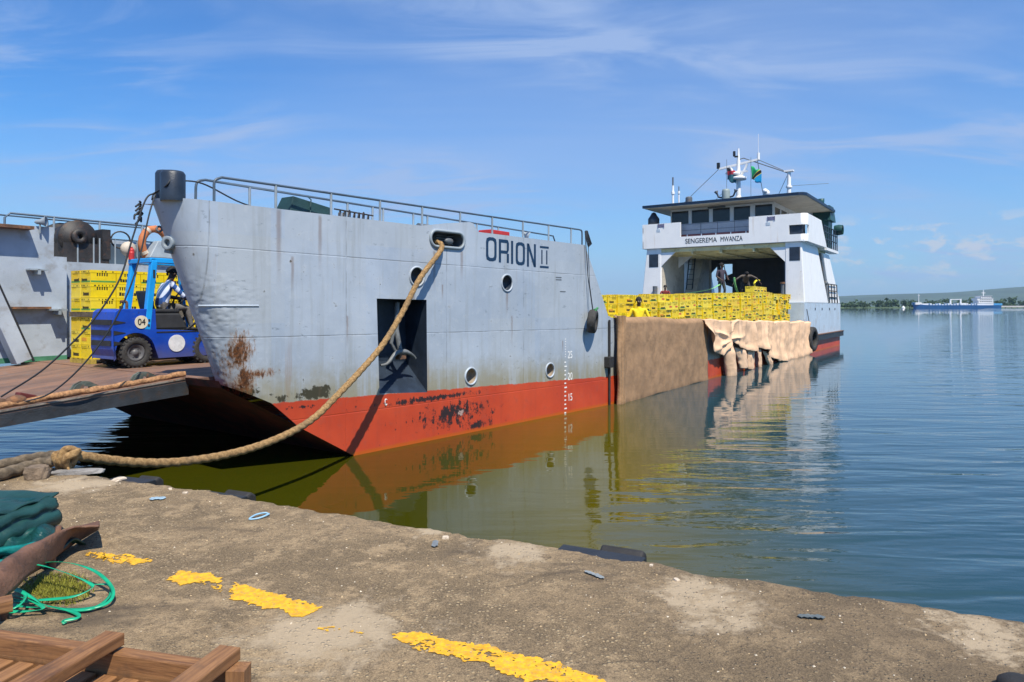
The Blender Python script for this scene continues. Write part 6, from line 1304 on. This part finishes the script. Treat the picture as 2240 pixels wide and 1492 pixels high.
# ---------------------------------------------------------------- green tarpaulin bundle
m_gt, n, b = new_mat("green_tarpaulin"); p_ = n.obj(); n.set(b.inputs['Base Color'], n.mix(n.ss(n.noise(p_, 6, 4), .3, .7), (.003, .032, .031), (.006, .062, .056))); b.inputs['Roughness'].default_value = .38; n.set(b.inputs['Normal'], n.n('Bump', {'Strength': .7, 'Distance': .05, 'Height': n.m('ABSOLUTE', n.m('SUBTRACT', n.noise(n.mapv(p_, scale=(.6, 1, 1.8)), 8, 4, .55, .8), .5))}).outputs[0])
m_gt2 = plain("teal_tarpaulin", (.006, .17, .16), .35, .3, 8, .2)
gc = on_z(40, 1205, QZ); tb = empty('folded_tarpaulin', gc, R(-8)); tag(tb, 'folded dark green tarpaulin bundle lying on the quay at the left', 'tarpaulin')
for i, (L, W_, h, dx, dy, z0) in enumerate(((1.0, .58, .085, -.42, .02, .0), (.98, .54, .08, -.44, .0, .08), (.95, .52, .075, -.46, .0, .155), (.92, .50, .065, -.5, .02, .225))):
    mb = MB()
    def fn(u, v, L=L, W_=W_, h=h, i=i):
        a = 2*math.pi*v; sx = math.copysign(abs(math.cos(a))**.3, math.cos(a)); sz_ = math.copysign(abs(math.sin(a))**.35, math.sin(a))
        e_ = min(1, max(0, (1-abs(2*u-1))*22))**.5
        x = (u-.5)*L; wob = 1+.10*mnoise.noise((x*3, a*.8, i*5))+.05*mnoise.noise((x*9, a*2, i))
        return Vector((x+.03*mnoise.noise((a, i, 0)), sx*W_/2*wob*(.75+.25*e_), h/2+sz_*h/2*1.08*e_*wob+.02*mnoise.noise((x*5, sx*2, i*3))))
    mb.grid(fn, 60, 48); mb.build('tarpaulin_fold', m_gt, tb, loc=(dx, dy, z0), rot=(0, 0, (.05, -.03, .04, -.06)[i]))
mb = MB()                                  # outer wrap rolled round the right end of the stack
def wrapf(u, v):
    a = R(-75+165*v); g_ = (1-abs(math.sin(v*10+.8*mnoise.noise((u*3, v, 4)))))**2; return Vector((.02+(.085-.05*g_)*math.cos(a)+.02*mnoise.noise((u*4, v*5, 2)), -.26+.50*u+.03*mnoise.noise((v*5, 0, 1)), .15+(.145-.02*g_)*math.sin(a)+.02*mnoise.noise((u*6, v*3, 8))))
mb.grid(wrapf, 24, 20); mb.grid(lambda u, v: Vector((.04-.95*u, -.29+.58*v+.02*mnoise.noise((u*4, v, 3)), .292+.014*mnoise.noise((u*5, v*6, 1))+.012*math.sin(v*14+u*3))), 40, 24); mb.build('outer_wrap', plain("dull_green_tarpaulin", (.012, .055, .050), .45, .3, 4, .2), tb, solid=.012)
mb = MB()
def fl2(u, v):
    x = .02+.40*u; y = -.24+.42*v; w_ = math.sin(v*math.pi)
    return Vector((x, y-.10*u, .03+.17*(1-u*.55)*w_**.6+.045*math.sin(u*9+v*5)*w_+.03*mnoise.noise((u*6, v*5, 3))))
mb.grid(fl2, 40, 30); mb.build('loose_flap', m_gt, tb, solid=.012)
mb = MB(); mb.tube(cr([(.03, -.30, .04), (.14, -.27, .10), (.26, -.25, .11), (.36, -.26, .13), (.43, -.27, .09), (.42, -.25, .03)], 8), .026, 10, rf=lambda a, d_, r, t: r*(1+.3*math.sin(3*a+d_*20))); mb.tube(cr([(.0, -.34, .03), (.15, -.33, .05), (.28, -.31, .05), (.34, -.30, .07)], 6), .022, 8); mb.build('rolled_hem', m_gt2, tb)
# ---------------------------------------------------------------- rusty bent steel plate
mb = MB()
up_ = [(-140, 1330), (0, 1232), (60, 1196), (120, 1170), (165, 1155), (218, 1152)]; lo_ = [(-140, 1440), (0, 1318), (60, 1262), (110, 1225), (160, 1190), (214, 1158)]
UP = cr([on_z(x, y, QZ+.26-.09*i/5) for i, (x, y) in enumerate(up_)], 8); LO = cr([on_z(x, y, QZ+.07+.06*math.sin(i)) for i, (x, y) in enumerate(lo_)], 8)
def pf(u, v): k_ = u*(len(UP)-1); i = min(int(k_), len(UP)-2); f_ = k_-i; a = UP[i].lerp(UP[i+1], f_); c = LO[i].lerp(LO[i+1], f_); q = a.lerp(c, v); return q+Vector((.02*math.sin(v*3.14), -.03*math.sin(v*3.14), .05*math.sin(v*3.14)+.012*mnoise.noise((u*9, v*3, 0))+(.045 if v == 0 and .60 < u < .66 else 0)))
mb.grid(pf, 60, 14); M_RP = plain("bent_rusty_plate", (.15, .075, .045), .7, .3, 5, .4, stain=(.07, .04, .03), samt=.6)
plate_o = mb.build('steel_plate', M_RP, None, solid=.014); tag(plate_o, 'bent rusty brown steel plate lying beside the green tarpaulin', 'steel plate')
for i in (8, 24): q = LO[i]; MB().tube([q+Vector((-.03, .06, .0)), Vector((q.x-.04, q.y+.08, QZ-.0))], .02, 6).build('plate_foot', M_RP, plate_o)
# grass tuft in a crack
gt = MB(); grr = random.Random(8)
for i in range(3400):
    px = 125+grr.gauss(0, 38); py = 1290+grr.gauss(0, 17)
    if (px-125)**2/80**2+(py-1290)**2/38**2 > 1: continue
    q = on_z(px, py, QZ); h = grr.uniform(.006, .034); a = grr.uniform(0, 6.28); d_ = Vector((math.cos(a), math.sin(a), 0)); t_ = q+Vector((grr.uniform(-.02, .02), grr.uniform(-.02, .02), h)); gt.add([q-d_*.003, q+d_*.003, t_], [(0, 1, 2)])
tag(gt.build('grass', foliage_mat("yellow_green_grass", (.20, .20, .02))), 'yellow green grass growing in the quay beside the green strap coil', 'grass', kind='stuff')
# coil of green packing strap
M_GS = plain("green_packing_strap", (.008, .33, .17), .35, .2, 9)
def gz(px, py, h=.02): return on_z(px, py, QZ+h)
gs = empty('packing_strap', gz(120, 1290, 0)); tag(gs, 'tangled coil of bright green packing strap on the quay', 'strap')
loops = [([(-60, 1320), (10, 1282), (70, 1238), (140, 1230), (205, 1248), (245, 1285), (240, 1315), (200, 1330), (140, 1330), (70, 1318), (0, 1310), (-50, 1290)], (.02, .03, .08, .12, .1, .06, .03, .02, .02, .03, .03, .03)),
         ([(0, 1270), (30, 1240), (80, 1235), (150, 1255), (195, 1275), (200, 1287), (160, 1305), (95, 1312), (40, 1312), (-20, 1290)], (.04, .1, .14, .12, .08, .06, .04, .03, .03, .03)),
         ([(0, 1285), (40, 1292), (75, 1310), (95, 1322), (150, 1334), (205, 1330), (238, 1305), (240, 1280), (200, 1278)], (.06, .08, .06, .04, .02, .02, .02, .04, .05)),
         ([(-20, 1300), (20, 1320), (60, 1328), (120, 1328), (150, 1335), (172, 1345), (168, 1352), (140, 1358), (142, 1364)], (.03, .03, .03, .03, .02, .02, .02, .02, .01)),
         ([(-40, 1335), (20, 1338), (70, 1336), (95, 1330), (60, 1310), (0, 1296)], (.02, .03, .03, .04, .05, .05)), ([(-20, 1322), (5, 1335), (40, 1325), (55, 1300), (20, 1280)], (.02, .05, .07, .07, .06))]
for pix, hs in loops:
    o = ribbon([gz(x, y, h) for (x, y), h in zip(pix, hs)], .018, 'strap_loop', M_GS, '', None, False, .0025, None, 8)
    for k_ in ('label', 'category'):
        if k_ in o: del o[k_]
    o.parent = gs; o.matrix_parent_inverse = Matrix.Translation(-gs.location)
# ---------------------------------------------------------------- wooden pallet frame in the foreground
m_wd, n, b = new_mat("brown_planed_timber"); p_ = n.obj(); r_ = n.n('ObjectInfo').outputs['Random']
gv = n.noise(n.mapv(p_, scale=(2.2, 30, 30)), 1.6, 6, .65, .6); k = n.mix(n.ss(gv, .3, .7), (.115, .048, .018), (.30, .145, .055)); k = n.mix(n.m('MULTIPLY', n.ss(n.noise(p_, 5, 5, .7), .5, .68), .55), k, (.07, .04, .025)); k = n.mix(n.m('MULTIPLY', r_, .25), k, (.36, .2, .1))
n.set(b.inputs['Base Color'], k); b.inputs['Roughness'].default_value = .65; n.set(b.inputs['Normal'], n.n('Bump', {'Strength': .5, 'Distance': .006, 'Height': gv}).outputs[0])
pal = empty('wooden_pallet', on_z(250, 1560, QZ)); tag(pal, 'heavy brown wooden pallet of bolted bars and slats in the near corner', 'pallet')
def beam(name, a, b_, w_, h_, label=None):
    a = Vector(a); b_ = Vector(b_); d_ = b_-a; L = d_.length; mb = MB(); N_ = 10
    mb.grid(lambda u, v: Vector((u*L, [-.5, .5, .5, -.5, -.5][round(v*4)]*w_*(1+.02*mnoise.noise((u*5, v, 1))), [-.5, -.5, .5, .5, -.5][round(v*4)]*h_*(1+.03*mnoise.noise((u*4, v, 7))))), N_, 4, smooth=False)
    k_ = len(mb.v); mb.add([(x, sy*w_/2, sz_*h_/2) for x in (0, L) for sy, sz_ in ((-1, -1), (1, -1), (1, 1), (-1, 1))], [(3, 2, 1, 0), (4, 5, 6, 7)])
    o = mb.build(name, m_wd, pal, bevel=.006); o.location = a-pal.location; o.rotation_euler = d_.to_track_quat('X', 'Z').to_euler(); 
    if label: o['label'] = label
    return o
RZ1 = QZ+.20
ra_, rb_ = on_z(-160, 1352, RZ1), on_z(520, 1448, RZ1); rd = (rb_-ra_).normalized(); pd = Vector((rd.y, -rd.x, 0)); pd = pd if pd.y < 0 else -pd
dn_ = Vector((0, 0, -.06))
beam('rail', ra_+dn_+pd*.03, rb_+dn_+pd*.03, .06, .115)
for px, py in ((238, 1392), (492, 1424)):
    q = on_z(px, py, RZ1+.055); beam('cross_bar', q-pd*.03+Vector((0, 0, -.02)), q+pd*.95+Vector((0, 0, -.02)), .095, .05)
q = on_z(30, 1352, RZ1+.03); beam('cross_bar', q-pd*.12-rd*.15, q-rd*.5+pd*.35, .075, .06)
for i in range(12):
    q = rb_-rd*(.12+i*.104)+pd*.075; beam('slat', Vector((q.x, q.y, QZ+.105)), Vector((q.x, q.y, QZ+.105))+pd*.9, .078, .026)
q = on_z(517, 1452, RZ1-.01)+pd*.05+rd*.045; beam('corner_post', (q.x, q.y, QZ), (q.x, q.y, RZ1+.01), .075, .075)
beam('bearer', Vector((ra_.x, ra_.y, QZ+.06))+pd*.35, Vector((rb_.x, rb_.y, QZ+.06))+pd*.35, .09, .045)
# dark rubber cap in the near right corner
c = on_z(2232, 1516, QZ); mb = MB(); mb.lathe([(.07, 0), (.085, .015), (.08, .04), (.06, .055), (.02, .06), (.001, .058)], (0, 0, 0), n=24); tag(mb.build('rubber_cap', M_RUBBER, None, loc=c), 'round black rubber cap on the quay in the near right corner', 'rubber cap')
# ---------------------------------------------------------------- lake haze
hm_ = bpy.data.materials.new("lake_haze"); hm_.use_nodes = True; t_ = hm_.node_tree; t_.nodes.clear()
ov = t_.nodes.new('ShaderNodeOutputMaterial'); pv_ = t_.nodes.new('ShaderNodeVolumePrincipled'); pv_.inputs['Color'].default_value = (.50, .76, .98, 1); pv_.inputs['Density'].default_value = .00007; pv_.inputs['Anisotropy'].default_value = 0
t_.links.new(pv_.outputs[0], ov.inputs['Volume'])
tag(MB().box((-8000, -50, -2.5), (8000, 9000, 320)).build('haze', hm_), None, None, kind='stuff')
